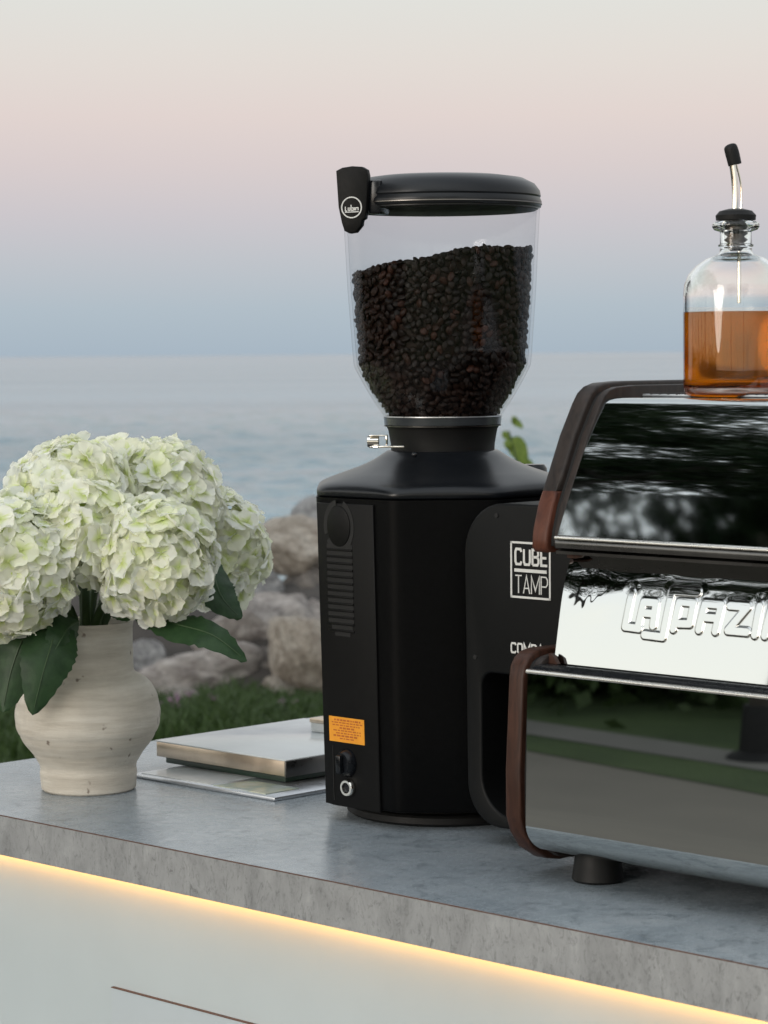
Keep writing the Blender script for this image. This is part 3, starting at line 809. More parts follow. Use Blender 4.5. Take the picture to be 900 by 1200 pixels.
# clear ring and hopper wall
link('clear_ring', lathe('clear_ring', [(gr_(66.5), gz(498.5)), (gr_(68.3), gz(497.5)), (gr_(69), gz(489)), (gr_(68), gz(488.5))], M_ringp, 96, cap=False), gr)
link('ring_rim', lathe('ring_rim', [(gr_(67.6), gz(488.6)), (gr_(69.4), gz(488.4)), (gr_(69.4), gz(487.2)), (gr_(67.6), gz(487.4)), (gr_(67.6), gz(488.6))], M_silver, 96, cap=False), gr)
link('ring_core', lathe('ring_core', [(0, gz(498.8)), (gr_(65), gz(498.8)), (gr_(66.5), gz(488.6)), (0, gz(488.6))], M_rubber, 96), gr)
hp_ = [(67.8, 488), (73, 481), (83, 466), (91.5, 451.5), (98.5, 438.5), (103, 429), (104.5, 418), (106.5, 390), (110, 340), (112.5, 290), (114.5, 254), (115, 246)]
hsp = smooth_path([(gr_(r), 0, gz(y)) for r, y in hp_], 4)
link('hopper', lathe('hopper', [(p.x, p.z) for p in hsp], M_hopper, 128, cap=False, angle=180), gr)
link('hopper_liner', lathe('hopper_liner', [(p.x - .0030, p.z) for p in hsp], M_hopper, 128, cap=False, angle=180), gr)
HP = [(gz(y), gr_(r)) for r, y in hp_]
def hr(z): return float(np.interp(z, [h[0] for h in HP], [h[1] for h in HP]))
link('lid_insert', lathe('lid_insert', [(0, gz(250)), (gr_(110), gz(249.6)), (gr_(112.4), gz(248)), (gr_(112.4), gz(246.6)), (0, gz(246.6))], M_hole, 96), gr)
link('lid', lathe('lid', [(gr_(112.6), gz(248.2)), (gr_(113), gz(247.8)), (gr_(113), gz(246.5)), (gr_(116), gz(246)), (gr_(117), gz(242)), (gr_(116.8), gz(239)), (gr_(115), gz(235)), (gr_(116), gz(233)), (gr_(115), gz(227)), (gr_(109), gz(219)), (gr_(96), gz(212.5)), (gr_(76), gz(209.5)), (gr_(40), gz(208)), (0, gz(207.6))], M_shoulder, 128, angle=28), gr)
link('lid_seal', lathe('lid_seal', [(gr_(116.2), gz(243.6)), (gr_(117.4), gz(243.0)), (gr_(117.4), gz(242.0)), (gr_(116.2), gz(241.2)), (gr_(116.2), gz(243.6))], M_steeld, 128, cap=False), gr)
kb = lathe('rear_knob', [(0, .290), (.0145, .290), (.015, .314), (.0145, .3200), (.012, .3235), (0, .3240)], M_blackg, 32)
kp = GM.to_3x3().inverted() @ (Vector((.1420, 2.452, 0)) - Vector((GC.x, GC.y, 0)))
link('rear_knob', kb, gr, (kp.x, kp.y, 0))
# helper frame: place something at an image position on a vertical plane facing the camera, given in world
GI = GM.inverted()
def gframe(pos, nrm):
    n = Vector(nrm).normalized(); x = ZZ.cross(n).normalized() * 1; y = n.cross(x)
    m_ = Matrix((x, y, n)).transposed().to_4x4(); m_.translation = pos
    return GI @ m_
# lid clip with a round emblem
cp = px(412.5, 234, 2.325); clipM = gframe(cp, (-.28, -1, 0)); g2 = 2.325 / 3000
cpts = [(-19.5, 34), (-12, 37.5), (0, 39), (12, 38), (18, 34.5), (19.5, 28), (18.5, 8), (17, -12), (15.5, -22), (12, -24), (11, -30), (4, -38), (-4, -39), (-10, -36), (-13, -27), (-17, -8)]
cl = link('lid_clip', prism('lid_clip', [(a * g2, b * g2) for a, b in cpts], uvz, -.010, .0, M_panel, .0015), gr); cl.matrix_local = clipM
bm = bmesh.new()
def ringflat(bm, r0, r1, z0, z1, n=40, c=(0, 0), a0=0, a1=2 * math.pi):
    L_ = []
    full = abs(a1 - a0 - 2 * math.pi) < 1e-6
    m_ = n if full else n + 1
    for i in range(m_):
        t = a0 + (a1 - a0) * i / n
        L_.append([bm.verts.new((c[0] + r * math.cos(t), c[1] + r * math.sin(t), z)) for r, z in ((r0, z0), (r1, z0), (r1, z1), (r0, z1))])
    for i in range(n):
        A, B = L_[i], L_[(i + 1) % m_]
        for j in range(4): bm.faces.new((A[j], A[(j + 1) % 4], B[(j + 1) % 4], B[j]))
ringflat(bm, 11.2 * g2, 12.6 * g2, .0, .0006, c=(-.5 * g2, -9 * g2))
em = link('emblem_ring', frombm('emblem_ring', bm, M_print), cl)
def stroke(bm, pts, w, z0, z1):
    """flat ribbon along a polyline, mitred"""
    pts = [Vector((p[0], p[1])) for p in pts]; Lf, Rt = [], []
    for i, p in enumerate(pts):
        d0 = (p - pts[i - 1]).normalized() if i else (pts[1] - p).normalized()
        d1 = (pts[i + 1] - p).normalized() if i < len(pts) - 1 else d0
        n0 = Vector((-d0.y, d0.x)); n1 = Vector((-d1.y, d1.x)); mm = (n0 + n1).normalized(); k = w / 2 / max(.35, mm.dot(n0))
        Lf.append(p + mm * k); Rt.append(p - mm * k)
    V0 = [[bm.verts.new((q.x, q.y, z)) for q in (a, b)] for a, b in zip(Lf, Rt) for z in (z0,)]
    V1 = [[bm.verts.new((q.x, q.y, z)) for q in (a, b)] for a, b in zip(Lf, Rt) for z in (z1,)]
    for i in range(len(pts) - 1):
        bm.faces.new((V1[i][0], V1[i][1], V1[i + 1][1], V1[i + 1][0])); bm.faces.new((V0[i][1], V0[i][0], V0[i + 1][0], V0[i + 1][1]))
        bm.faces.new((V0[i][0], V1[i][0], V1[i + 1][0], V0[i + 1][0])); bm.faces.new((V1[i][1], V0[i][1], V0[i + 1][1], V1[i + 1][1]))
    bm.faces.new((V0[0][0], V0[0][1], V1[0][1], V1[0][0])); bm.faces.new((V0[-1][1], V0[-1][0], V1[-1][0], V1[-1][1]))
bm = bmesh.new()
for pl in ([(-8, -8), (-8, -13), (-6, -13)], [(-4.5, -9), (-4.5, -12.5), (-2.5, -12.5), (-2.5, -9)], [(-1, -12.5), (-1, -6)], [(-1, -9.5), (1.5, -9.5), (1.5, -12.5), (-1, -12.5)], [(3, -12.5), (3, -9)], [(4.5, -12.5), (4.5, -9.5), (7.5, -9.5), (7.5, -12.5)], [(-8.5, -14.5), (8, -14)]):
    stroke(bm, [(a * g2, b * g2) for a, b in pl], 1.1 * g2, 0, .0006)
link('emblem_script', frombm('emblem_script', bm, M_print), cl)
bm = bmesh.new(); bbox(bm, (17 * g2, -16 * g2, -.035), (33 * g2, 23 * g2, -.006), .002); o = link('clip_arm', frombm('clip_arm', bm, M_blackg), gr); o.matrix_local = clipM
# shutter tab at the neck
tb = px(460, 523, 2.335); T = gframe(tb, (-.1, -1, 0)); k = 2.335 / 3000
bm = bmesh.new(); bbox(bm, (-14 * k, -1.2 * k, -.001), (15 * k, 1.0 * k, .012), .0004)
t1 = link('shutter_tab', frombm('shutter_tab', bm, M_steel), gr); t1.matrix_local = T
bm = bmesh.new(); tube(bm, [(-29 * k, 6 * k, .002), (-16 * k, 6 * k, .002)], 6.5 * k, 24)
tube(bm, [(-27 * k, 0, .002), (-20 * k, -.5 * k, .006), (-13 * k, 0, .006)], .0012, 6)
link('tab_roll', frombm('tab_roll', bm, M_steel), t1)
bm = bmesh.new(); bbox(bm, (-26 * k, 12 * k, -.002), (-6 * k, 13.6 * k, .008), .0003); bbox(bm, (-7 * k, 2 * k, .0), (-5.4 * k, 13.6 * k, .008), .0003)
link('tab_bracket', frombm('tab_bracket', bm, M_steel), t1)
bm = bmesh.new(); bmesh.ops.create_uvsphere(bm, u_segments=16, v_segments=10, radius=3.4 * k, matrix=T @ Matrix.Translation((26 * k, -10 * k, 0))); link('screw', frombm('screw', bm, M_blackg), gr)
# flat control side (faces -V). local x = RU, local y = VV
def yface(z): t = (z - zb) / (zt - zb); return -(AB + (AT - AB) * t)
def fpt(s, z, off): return Vector((s, yface(z) - off, z))
def fprism(name, pts, d0, d1, mat, bev=0): return prism(name, pts, lambda a, b, d: fpt(a, b, d), d0, d1, mat, bev)
pz0, pz1 = fz(951), fz(590)
link('side_panel', fprism('side_panel', [(-.0455, pz0), (-.034, pz0 - .001), (.0255, pz0 - .001), (.0265, pz1), (-.0465, pz1)], -.001, .0022, M_panel, .0008), gr)
link('panel_seam', fprism('panel_seam', [(-.0338, pz0 + .004), (-.0330, pz0 + .004), (-.0330, fz(880)), (-.0338, fz(880))], .0018, .0026, M_hole), gr)
for i in range(14):
    z = fz(641 + i * 8.0); x1 = .0 - (.001 if i < 12 else .003 * (i - 11))
    link('vent_slot', fprism('vent_slot', [(-.034 + (.004 * max(0, i - 11)), z - .0019), (x1, z - .0019), (x1, z + .0019), (-.034 + (.004 * max(0, i - 11)), z + .0019)], .0012, .0025, M_hole), gr)
for i in range(13):
    z = fz(645 + i * 8.0)
    link('vent_louvre', fprism('vent_louvre', [(-.034, z - .0010), (-.001, z - .0010), (-.001, z + .0010), (-.034, z + .0010)], .002, .0034, M_panel, .0004), gr)
# round cover with arc grooves
bm = bmesh.new()
cz_ = fz(617); cs = -.0175
for (a0, a1) in ((R_(100), R_(200)), (R_(215), R_(262)), (R_(-75), R_(70))):
    ringflat(bm, .0152, .0195, 0, .0006, 24, (0, 0), a0, a1)
me = frombm('round_cover', bm, M_hole)
for v in me.vertices: v.co = fpt(cs + v.co.x, cz_ + v.co.y * 1.25, .002 + v.co.z)
link('cover_groove', me, gr)
cv = lathe('disc', [(0, 0), (.0148, 0), (.0148, .0009), (.014, .0014), (0, .0014)], M_panel, 40)
for v in cv.vertices: v.co = fpt(cs + v.co.x, cz_ + v.co.y * 1.25, .0022 + v.co.z)
link('round_cover', cv, gr)
# orange warning sticker with its small print
s0, s1, q0, q1 = -.0372, .0085, fz(874.5), fz(844.5)
stk = link('warning_sticker', fprism('warning_sticker', [(s0, q0), (s1, q0), (s1, q1), (s0, q1)], .0023, .0027, M_orange), gr)
bm = bmesh.new(); rs = random.Random(3)
for i, (a, b) in enumerate([(.15, .9), (.08, .95), (.1, .88), (.3, .72), (.12, .93), (.2, .9), (.12, .8), (.3, .7)]):
    zz = q1 - (q1 - q0) * (.12 + i * .105); x = s0 + (s1 - s0) * a; xe = s0 + (s1 - s0) * b
    while x < xe:
        w = rs.uniform(.0015, .005); f0 = fpt(x, zz, .0028); f1 = fpt(min(x + w, xe), zz, .0028)
        h = Vector((0, 0, .00055 if i % 3 else .0008)); e = [bm.verts.new(p) for p in (f0 - h, f1 - h, f1 + h, f0 + h)]; bm.faces.new(e); x += w + .0011
link('small_print', frombm('small_print', bm, M_ink), stk)
# rocker knob and fuse socket
def fface(name, prof, s, z, mat, seg=28, sy=1):
    me = lathe(name, prof, mat, seg)
    for v in me.vertices: v.co = fpt(s + v.co.x, z + v.co.y * sy, .0022 + v.co.z)
    return me
link('switch_boss', fface('switch_boss', [(0, 0), (.0115, 0), (.0115, .002), (.0095, .006), (.0085, .008), (0, .008)], -.0145, fz(898.5), M_blackg, sy=1.15), gr)
me = boxm('switch_lever', (-.003, -.0085, 0), (.003, .0085, .0045), M_blackg, .0012)
for v in me.vertices: v.co = fpt(-.0150 + v.co.x, fz(899) + v.co.y, .0105 + v.co.z)
link('switch_lever', me, gr)
link('socket_nut', fface('socket_nut', [(.0048, .0005), (.0082, .0005), (.0082, .003), (.0070, .0048), (.0050, .0048), (.0048, .0005)], -.0135, fz(928), M_steel), gr)
link('socket_plug', fface('socket_plug', [(0, 0), (.0046, 0), (.0046, .0025), (0, .003)], -.0135, fz(928), M_blackg), gr)

# ================================================================ beans in the hopper
def bean_mesh():
    bm = bmesh.new(); bmesh.ops.create_icosphere(bm, subdivisions=2, radius=1)
    for v in bm.verts:
        x, y, z = v.co
        zz = z * .0027 if z > 0 else z * .0022
        if z < -.1: zz += .0012 * math.exp(-(y / .25) ** 2)
        v.co = (x * .0046, y * .0033, zz * .85)
    return frombm('coffee_bean', bm, M_bean, 180)
BM = bean_mesh()
def topz(x, y):  # tilted heap, world offsets
    return gz(304) + x * .13 + .002 * math.sin(x * 60) - max(0, (-x - .045)) * .2
cand = []; cells = {}
rb = random.Random(5)
MD = .0054
def tryadd(p, th, t):
    k = (int(math.floor(p.x / MD)), int(math.floor(p.y / MD)), int(math.floor(p.z / MD)))
    for a in (-1, 0, 1):
        for b in (-1, 0, 1):
            for c in (-1, 0, 1):
                for q in cells.get((k[0] + a, k[1] + b, k[2] + c), ()):
                    if (p - q).length_squared < MD * MD: return
    cells.setdefault(k, []).append(p); cand.append((p, th, t))
for k in range(32000):
    z = gz(rb.uniform(283, 488)); th = rb.uniform(0, 2 * math.pi)
    r = hr(z) - rb.uniform(.0066, .0092)
    p = Vector((r * math.cos(th), r * math.sin(th), z))
    if z <= topz(p.x, p.y): tryadd(p, th, 0)
for k in range(6000):
    rr = math.sqrt(rb.random()) * .080; th = rb.uniform(0, 2 * math.pi); p = Vector((rr * math.cos(th), rr * math.sin(th), 0)); p.z = topz(p.x, p.y) - rb.uniform(-.001, .002)
    tryadd(p, th, 1)
toc = (Vector((0, 0, 1.43)) - GC).normalized()
def front(c): return c[0].normalized().dot(toc) * 1.0 + (.25 if c[2] else 0) - abs(c[0].x) * 4
vis = sorted(cand, key=lambda c: (c[0].y - abs(c[0].x) * .15))
RG = Matrix.Rotation(0, 4, 'Z')
def beanM(c):
    p, th, t = c
    n = Vector((0, 0, 1)) if t else Vector((math.cos(th), math.sin(th), .1))
    n = (n + Vector((rb.gauss(0, .35), rb.gauss(0, .35), rb.gauss(0, .35)))).normalized()
    return Matrix.Translation(GC + p) @ n.to_track_quat('Z', 'Y').to_matrix().to_4x4() @ Matrix.Rotation(rb.uniform(0, 6.3), 4, 'Z') @ Matrix.Diagonal((rb.uniform(.88, 1.12), rb.uniform(.88, 1.12), rb.choice((1, -1)) , 1))
for c in vis[:300]:
    o = bpy.data.objects.new('coffee_bean', BM); col.objects.link(o); o.matrix_world = beanM(c)
    tag(o, 'dark roasted coffee bean pressed against the front of the clear hopper', 'coffee bean', 'beans at the front of the hopper')
bv = np.array([v.co[:] for v in BM.vertices]); bf = [tuple(p.vertices) for p in BM.polygons]
vs, fs = [], []
for c in vis[300:]:
    Mx = np.array(beanM(c)); q = bv @ Mx[:3, :3].T + Mx[:3, 3]; i = len(vs); vs.extend(q.tolist()); fs.extend([tuple(a + i for a in f) for f in bf])
# dark filling behind the outer layer
seg = 48; lvz = [gz(488) + (gz(300) - gz(488)) * t / 14 for t in range(15)]; i0 = len(vs)
for z in lvz:
    for k in range(seg):
        th = 2 * math.pi * k / seg; r = hr(z) - .0102; x = r * math.cos(th); y = r * math.sin(th)
        vs.append((GC.x + x, GC.y + y, GC.z + min(z, topz(x, y) - .002)))
for l in range(14):
    for k in range(seg):
        a = i0 + l * seg + k; b = i0 + l * seg + (k + 1) % seg; fs.append((a, b, b + seg, a + seg))
vs.append((GC.x, GC.y, GC.z + topz(0, 0) - .003)); cidx = len(vs) - 1
for k in range(seg): a = i0 + 14 * seg + k; b = i0 + 14 * seg + (k + 1) % seg; fs.append((a, b, cidx))
o = link('coffee_beans', mesh('coffee_beans', vs, fs, M_beanmass, 180)); tag(o, 'mass of dark coffee beans filling the rest of the clear hopper', 'coffee beans', kind='stuff')

# ================================================================ tamping machine
tm = uvroot('tamping_machine', (.476, .29, 1.0), 'flat black tamping machine with rounded frame, between the grinder and the espresso machine', 'tamping machine')
def arc(cx, cy, r, a0, a1, n=8): return [(cx + r * math.cos(R_(a0 + (a1 - a0) * i / n)), cy + r * math.sin(R_(a0 + (a1 - a0) * i / n))) for i in range(n + 1)]
ul, ur, tb_, tt = .412, .541, 1.0185, 1.3005
outer = arc(ul + .045, tt - .045, .045, 180, 90) + [(ur, tt), (ur, 1.152)] + arc(ul + .032, 1.152 - .012, .012, 90, 180, 5) + arc(ul + .055, 1.062, .035, 180, 262, 8) + [(ur, 1.028), (ur, tb_)] + arc(ul + .040, tb_ + .036, .038, 270, 180)
part('frame', prism('frame', outer, lambda a, b, d: Vector((a, d, b)), .2, .40, M_tamp, .0025, 3), tm)
part('recess_back', boxm('recess_back', (ul + .021, .285, 1.026), (ur - .001, .30, 1.156), M_hole, 0), tm)
for (u, v) in ((.452, .245), (.53, .245), (.452, .38), (.53, .38)):
    f_ = lathe('foot', [(0, 0), (.011, 0), (.012, .004), (.010, .0188), (0, .0188)], M_rubber, 24, (u, v, 1.0)); part('foot', f_, tm)
for (x, y) in ((582, 604), (557, 770)):
    sc_ = lathe('screw', [(0, 0), (.0022, 0), (.002, .0008), (0, .0008)], M_hole, 12)
    p = IUVM @ px(x, y, 2.2)
    # drop onto the v=.2 plane along the view ray
    a = IUVM @ CAM; d = (p - a); p = a + d * ((.2 - a.y) / d.y)
    for v in sc_.vertices: v.co = Vector((p.x + v.co.x, .2 - v.co.z, p.z + v.co.y))
    part('screw', sc_, tm)
def tface(name, strokes, mat=M_print):
    bm = bmesh.new()
    for pl, w in strokes: stroke(bm, pl, w, 0, .0004)
    me = frombm(name, bm, mat)
    for v in me.vertices: v.co = Vector((v.co.x, .1999 - v.co.z, v.co.y))
    return me
LX0, LX1, LZ0, LZ1 = .4672, .5130, 1.2197, 1.2685
bw = .0018
logo = [([(LX0 + .0009, LZ0), (LX0 + .0009, LZ1)], bw), ([(LX1 - .0009, LZ0), (LX1 - .0009, LZ1)], bw), ([(LX0, LZ0 + .0009), (LX1, LZ0 + .0009)], bw), ([(LX0, LZ1 - .0009), (LX1, LZ1 - .0009)], bw), ([(LX0 + .0045, 1.2437), (LX1 - .0045, 1.2437)], .0028)]
part('logo_frame', tface('logo_frame', logo), tm)
cw, z0_, z1_ = .0078, 1.2485, 1.2638
def glyphs(word, x, z0, h, cw, gap, w):
    G = dict(C=[[(1, .82), (.85, 1), (.15, 1), (0, .82), (0, .18), (.15, 0), (.85, 0), (1, .18)]], U=[[(0, 1), (0, .18), (.15, 0), (.85, 0), (1, .18), (1, 1)]],
             B=[[(0, 0), (0, 1), (.75, 1), (.95, .85), (.95, .66), (.75, .52), (0, .52)], [(.75, .52), (1, .38), (1, .15), (.8, 0), (0, 0)]],
             E=[[(1, 1), (0, 1), (0, 0), (1, 0)], [(0, .5), (.85, .5)]], T=[[(0, 1), (1, 1)], [(.5, 1), (.5, 0)]], A=[[(0, 0), (.5, 1), (1, 0)], [(.2, .3), (.8, .3)]],
             M=[[(0, 0), (0, 1), (.5, .2), (1, 1), (1, 0)]], P=[[(0, 0), (0, 1), (.75, 1), (1, .85), (1, .6), (.75, .45), (0, .45)]], O=[[(.15, 0), (0, .18), (0, .82), (.15, 1), (.85, 1), (1, .82), (1, .18), (.85, 0), (.15, 0)]],
             K=[[(0, 0), (0, 1)], [(1, 1), (0, .45), (1, 0)]])
    o = []
    for ch in word:
        for pl in G[ch]: o.append(([(x + a * cw * (1.25 if ch == 'M' else 1), z0 + b * h) for a, b in pl], w))
        x += cw * (1.25 if ch == 'M' else 1) + gap
    return o
part('logo_word', tface('logo_word', glyphs('CUBE', LX0 + .0058, 1.2490, .0130, .0068, .0030, .0022)), tm)
part('logo_word', tface('logo_word', glyphs('TAMP', LX0 + .0056, 1.2240, .0152, .0072, .0020, .0011)), tm)
part('maker_name', tface('maker_name', glyphs('COMPAK', LX0 + .0006, 1.1722, .0080, .0052, .0022, .0016)), tm)

# ================================================================ espresso machine
em_ = uvroot('espresso_machine', (.88, .32, 1.0), 'chrome espresso machine with walnut side rims at the right, syrup bottle on top', 'espresso machine')
UM = 1.235
# side silhouette (v, z)
S = [(.156, 1.0104), (.1397, 1.0135), (.1207, 1.0245), (.1102, 1.0376), (.1051, 1.0524), (.1050, 1.09), (.1078, 1.1331), (.1098, 1.166), (.1118, 1.1755), (.1165, 1.1822), (.124, 1.1865), (.134, 1.1880), (.185, 1.1875),
     (.190, 1.266), (.1420, 1.2665), (.1388, 1.2705), (.1392, 1.2775), (.1404, 1.2853), (.1469, 1.3061), (.1590, 1.3302), (.174, 1.3616), (.1900, 1.3880), (.1965, 1.3965), (.2045, 1.4018), (.2150, 1.4045), (.240, 1.4058), (.55, 1.4058), (.56, 1.40), (.565, 1.02), (.55, 1.0104)]
def inset(S, d):
    n = len(S); o = []
    ar = sum(S[i][0] * S[(i + 1) % n][1] - S[(i + 1) % n][0] * S[i][1] for i in range(n))
    sg = 1 if ar > 0 else -1
    for i in range(n):
        a, b, c = Vector(S[i - 1]), Vector(S[i]), Vector(S[(i + 1) % n])
        n0 = Vector((-(b - a).y, (b - a).x)).normalized() * sg; n1 = Vector((-(c - b).y, (c - b).x)).normalized() * sg
        m_ = (n0 + n1).normalized(); o.append(tuple(b + m_ * (d / max(.5, m_.dot(n0)))))
    return o
def side(name, poly, a, b, mat, bev): return prism(name, poly, lambda p, q, d: Vector((d, p, q)), a, b, mat, bev, 2, 50)
def cut(poly, z, keep_above):
    o = []
    n = len(poly)
    for i in range(n):
        a, b = poly[i], poly[(i + 1) % n]
        ia = (a[1] >= z) == keep_above; ib = (b[1] >= z) == keep_above
        if ia: o.append(a)
        if ia != ib: t = (z - a[1]) / (b[1] - a[1]); o.append((a[0] + (b[0] - a[0]) * t, z))
    return o
for (ua, ub, uc, ud) in ((.545, .5615, .5645, .5745), (UM + .0195, UM + .003, UM + .013, UM)):
    ua, ub = min(ua, ub), max(ua, ub)
    lowp = cut(S, 1.225, False); upp = cut(S, 1.225, True)
    midp = cut(upp, 1.3165, False); topp = cut(upp, 1.3165, True)
    part('side_rim', side('side_rim', lowp, ua, ub, M_wood, .002), em_, 'walnut brown lower side rim')
    part('side_rim', side('side_rim', midp, ua, ub, M_woodr, .002), em_, 'reddish lower piece of the upper side rim')
    part('side_rim', side('side_rim', topp, ua, ub, M_woodd, .002), em_, 'dark upper side rim curving over the top')
I1 = inset(S, .0035); I2 = inset(S, .0055)
part('side_gasket', side('side_gasket', I2, .5617, .5660, M_hole, 0), em_)
part('inner_side_rim', side('inner_side_rim', I1, .5662, .5735, M_woodd, .001), em_)
def profile(name, pts, u0, u1, mat, nu=2, thick=0, angle=25, us=None):
    us = us or [u0 + (u1 - u0) * i / (nu - 1) for i in range(nu)]
    vs = [(u, v, z) for v, z in pts for u in us]; n = len(us); fs = []
    for i in range(len(pts) - 1):
        for j in range(n - 1): a = i * n + j; fs.append((a, a + 1, a + n + 1, a + n))
    return mesh(name, vs, fs, mat, angle)
E0, E1 = .5737, UM - .0002
# lower mirror panel, lean 1.4 deg, rolled under at the bottom
def rolled():
    p = []
    zt_ = 1.1722; vt_ = .1010; ln = math.tan(R_(1.4))
    for i in range(9): z = zt_ + (1.050 - zt_) * i / 8; p.append((vt_ - (zt_ - z) * ln, z))
    v0, z0 = p[-1]; r = .028
    for i in range(1, 15):
        a = R_(90 * i / 14) ; p.append((v0 + r * (1 - math.cos(a)) * 1.25, z0 - r * math.sin(a) * .95))
    p.append((.30, p[-1][1] - .0002)); return p
part('lower_panel', profile('lower_panel', rolled(), E0, E1, M_chrome, 2, angle=60), em_)
# top edge of the lower body: bright bevel and dark rolled ledge
part('bright_trim', side('bright_trim', [(.0990, 1.1723), (.0984, 1.1735), (.0992, 1.1750), (.1015, 1.1756), (.104, 1.1745), (.104, 1.1723)], E0, E1, M_trim, .0003), em_)
lg = [(.1042, 1.1742), (.1075, 1.1762), (.112, 1.1776), (.118, 1.1780), (.124, 1.1776), (.130, 1.1765), (.1345, 1.174), (.1345, 1.168), (.1042, 1.168)]
part('ledge', side('ledge', lg, E0, E1, M_blackg, 0), em_)
# stamped name panel (height field)
Tp, Bp = (.1570, 1.2655), (.1335, 1.1775)
STK = []
def st(*p): STK.append([(a / 1000, b / 1000) for a, b in p])
st((646, 1238), (643.5, 1211.5), (658, 1211))                                    # L
st((657, 1214), (659.5, 1232), (672, 1232), (671.5, 1214)); st((658.5, 1223.5), (671.5, 1223.5))   # A
st((711, 1242.5), (686, 1242.5), (682.5, 1206), (664, 1206.5))                  # tall S with its hook under the A
st((692, 1213), (695, 1234.5), (709, 1234.5), (707.5, 1218), (697, 1217.5))     # P
st((717, 1214), (720, 1234.5), (736, 1234.5), (733, 1214)); st((719, 1224), (734, 1224))           # A
st((744, 1234.5), (761, 1234.5), (745, 1215.5), (763, 1215.5))                  # Z
st((772, 1236), (770.5, 1214))                                                   # I
st((780, 1214), (783, 1234.5), (799, 1234.5), (796, 1214)); st((782, 1224), (797, 1224))
st((808, 1236), (806, 1215.5), (820, 1215.5))                                    # L
st((846, 1234.5), (829, 1234.5), (827, 1215.5), (845, 1215.5)); st((829, 1225), (842, 1225))      # E
nu, nz = 960, 250
ug = np.concatenate([np.linspace(E0, .875, nu), np.linspace(.877, E1, 60)]); zg = np.linspace(Tp[1], Bp[1], nz)
UG, ZG = np.meshgrid(ug, zg)
dist = np.full(UG.shape, 1.0)
for pl in STK:
    for (a, b) in zip(pl[:-1], pl[1:]):
        ax, ay = a; dx, dy = b[0] - ax, b[1] - ay; t = np.clip(((UG - ax) * dx + (ZG - ay) * dy) / (dx * dx + dy * dy), 0, 1)
        dist = np.minimum(dist, np.hypot(UG - ax - t * dx, ZG - ay - t * dy))
sm = lambda x: x * x * (3 - 2 * x)
hgt = .00085 * sm(np.clip((.0044 - dist) / .0014, 0, 1))
hgt += .0                                       # sheet pulled up around the letters
# dents and pull marks left of the name, wavy upper part
def waves(f, seed, n=9):
    q = np.random.RandomState(seed); o = np.zeros(UG.shape)
    for _ in range(n):
        t = q.uniform(0, math.pi); k = f * q.uniform(.5, 1.5)
        o += np.sin(k * (math.cos(t) * UG + math.sin(t) * ZG) * 2 * math.pi + q.uniform(0, 6.28)) / math.sqrt(n)
    return o * .5
nA = waves(26, 3); nD = waves(13, 6); nB = waves(95, 9)
lft = np.clip((dist - .0045) / .004, 0, 1) * np.exp(-((UG - .606) / .022) ** 2) * np.exp(-((ZG - 1.228) / .022) ** 2)
near = np.exp(-(np.clip(dist, 0, 1) / .011) ** 2) * (dist > .003)
upper = np.clip((ZG - 1.212) / .03, 0, 1)
hgt += nA * (.00040 * upper * np.clip((dist - .004) / .006, 0, 1) + .00002 * lft) + nD * .0005 * lft + nB * (.00003 * lft)
hgt *= np.clip((ZG - Bp[1]) / .006, 0, 1)
# leaning profile: more lean at the top than at the foot
tt_ = (Tp[1] - ZG) / (Tp[1] - Bp[1])
le = R_(12.5) - R_(2.5) * tt_ + R_(15) * np.clip((ZG - 1.227) / .0385, 0, 1)
dz = (Tp[1] - Bp[1]) / (nz - 1)
vprof = np.concatenate([[0], np.cumsum(np.tan(le[:-1, 0]) * dz)]); vprof = Tp[0] - vprof
VG = vprof[:, None] - hgt
n = len(ug); V3 = np.stack([UG, VG, ZG], 2).reshape(-1, 3)
ii = (np.arange(nz - 1)[:, None] * n + np.arange(n - 1)[None, :]).ravel()
me = bpy.data.meshes.new('name_panel'); me.from_pydata(V3.tolist(), [], np.stack([ii, ii + 1, ii + n + 1, ii + n], 1).tolist()); me.materials.append(M_stamp); me.polygons.foreach_set('use_smooth', [True] * len(me.polygons)); me.update()
part('name_panel', me, em_, 'stamped mirror panel with the raised letters LaSPAZIALE')
part('panel_tab', prism('panel_tab', [(.5738, 1.2625), (.5738, 1.2657), (.592, 1.2657), (.589, 1.2635), (.582, 1.2622)], lambda a, b, d: Vector((a, d, b)), .1505, .1525, M_wood), em_)
part('panel_tab', prism('panel_tab', [(.5738, 1.1775), (.5738, 1.1860), (.579, 1.1835), (.583, 1.1775)], lambda a, b, d: Vector((a, d, b)), .127, .131, M_wood), em_)
part('recess_roof', side('recess_roof', [(.1365, 1.2690), (.1372, 1.2665), (.147, 1.2658), (.30, 1.2658), (.30, 1.27), (.15, 1.272)], E0, E1, M_steeld, 0), em_)
part('upper_trim', side('upper_trim', [(.1360, 1.2715), (.1352, 1.2740), (.1352, 1.2775), (.1360, 1.2782), (.145, 1.2785), (.145, 1.2712)], E0, E1, M_steeld, .0004), em_)
part('bright_trim', side('bright_trim', [(.1345, 1.2788), (.1342, 1.2800), (.1350, 1.2812), (.139, 1.2816), (.139, 1.2788)], E0, E1, M_trim, .0003), em_)
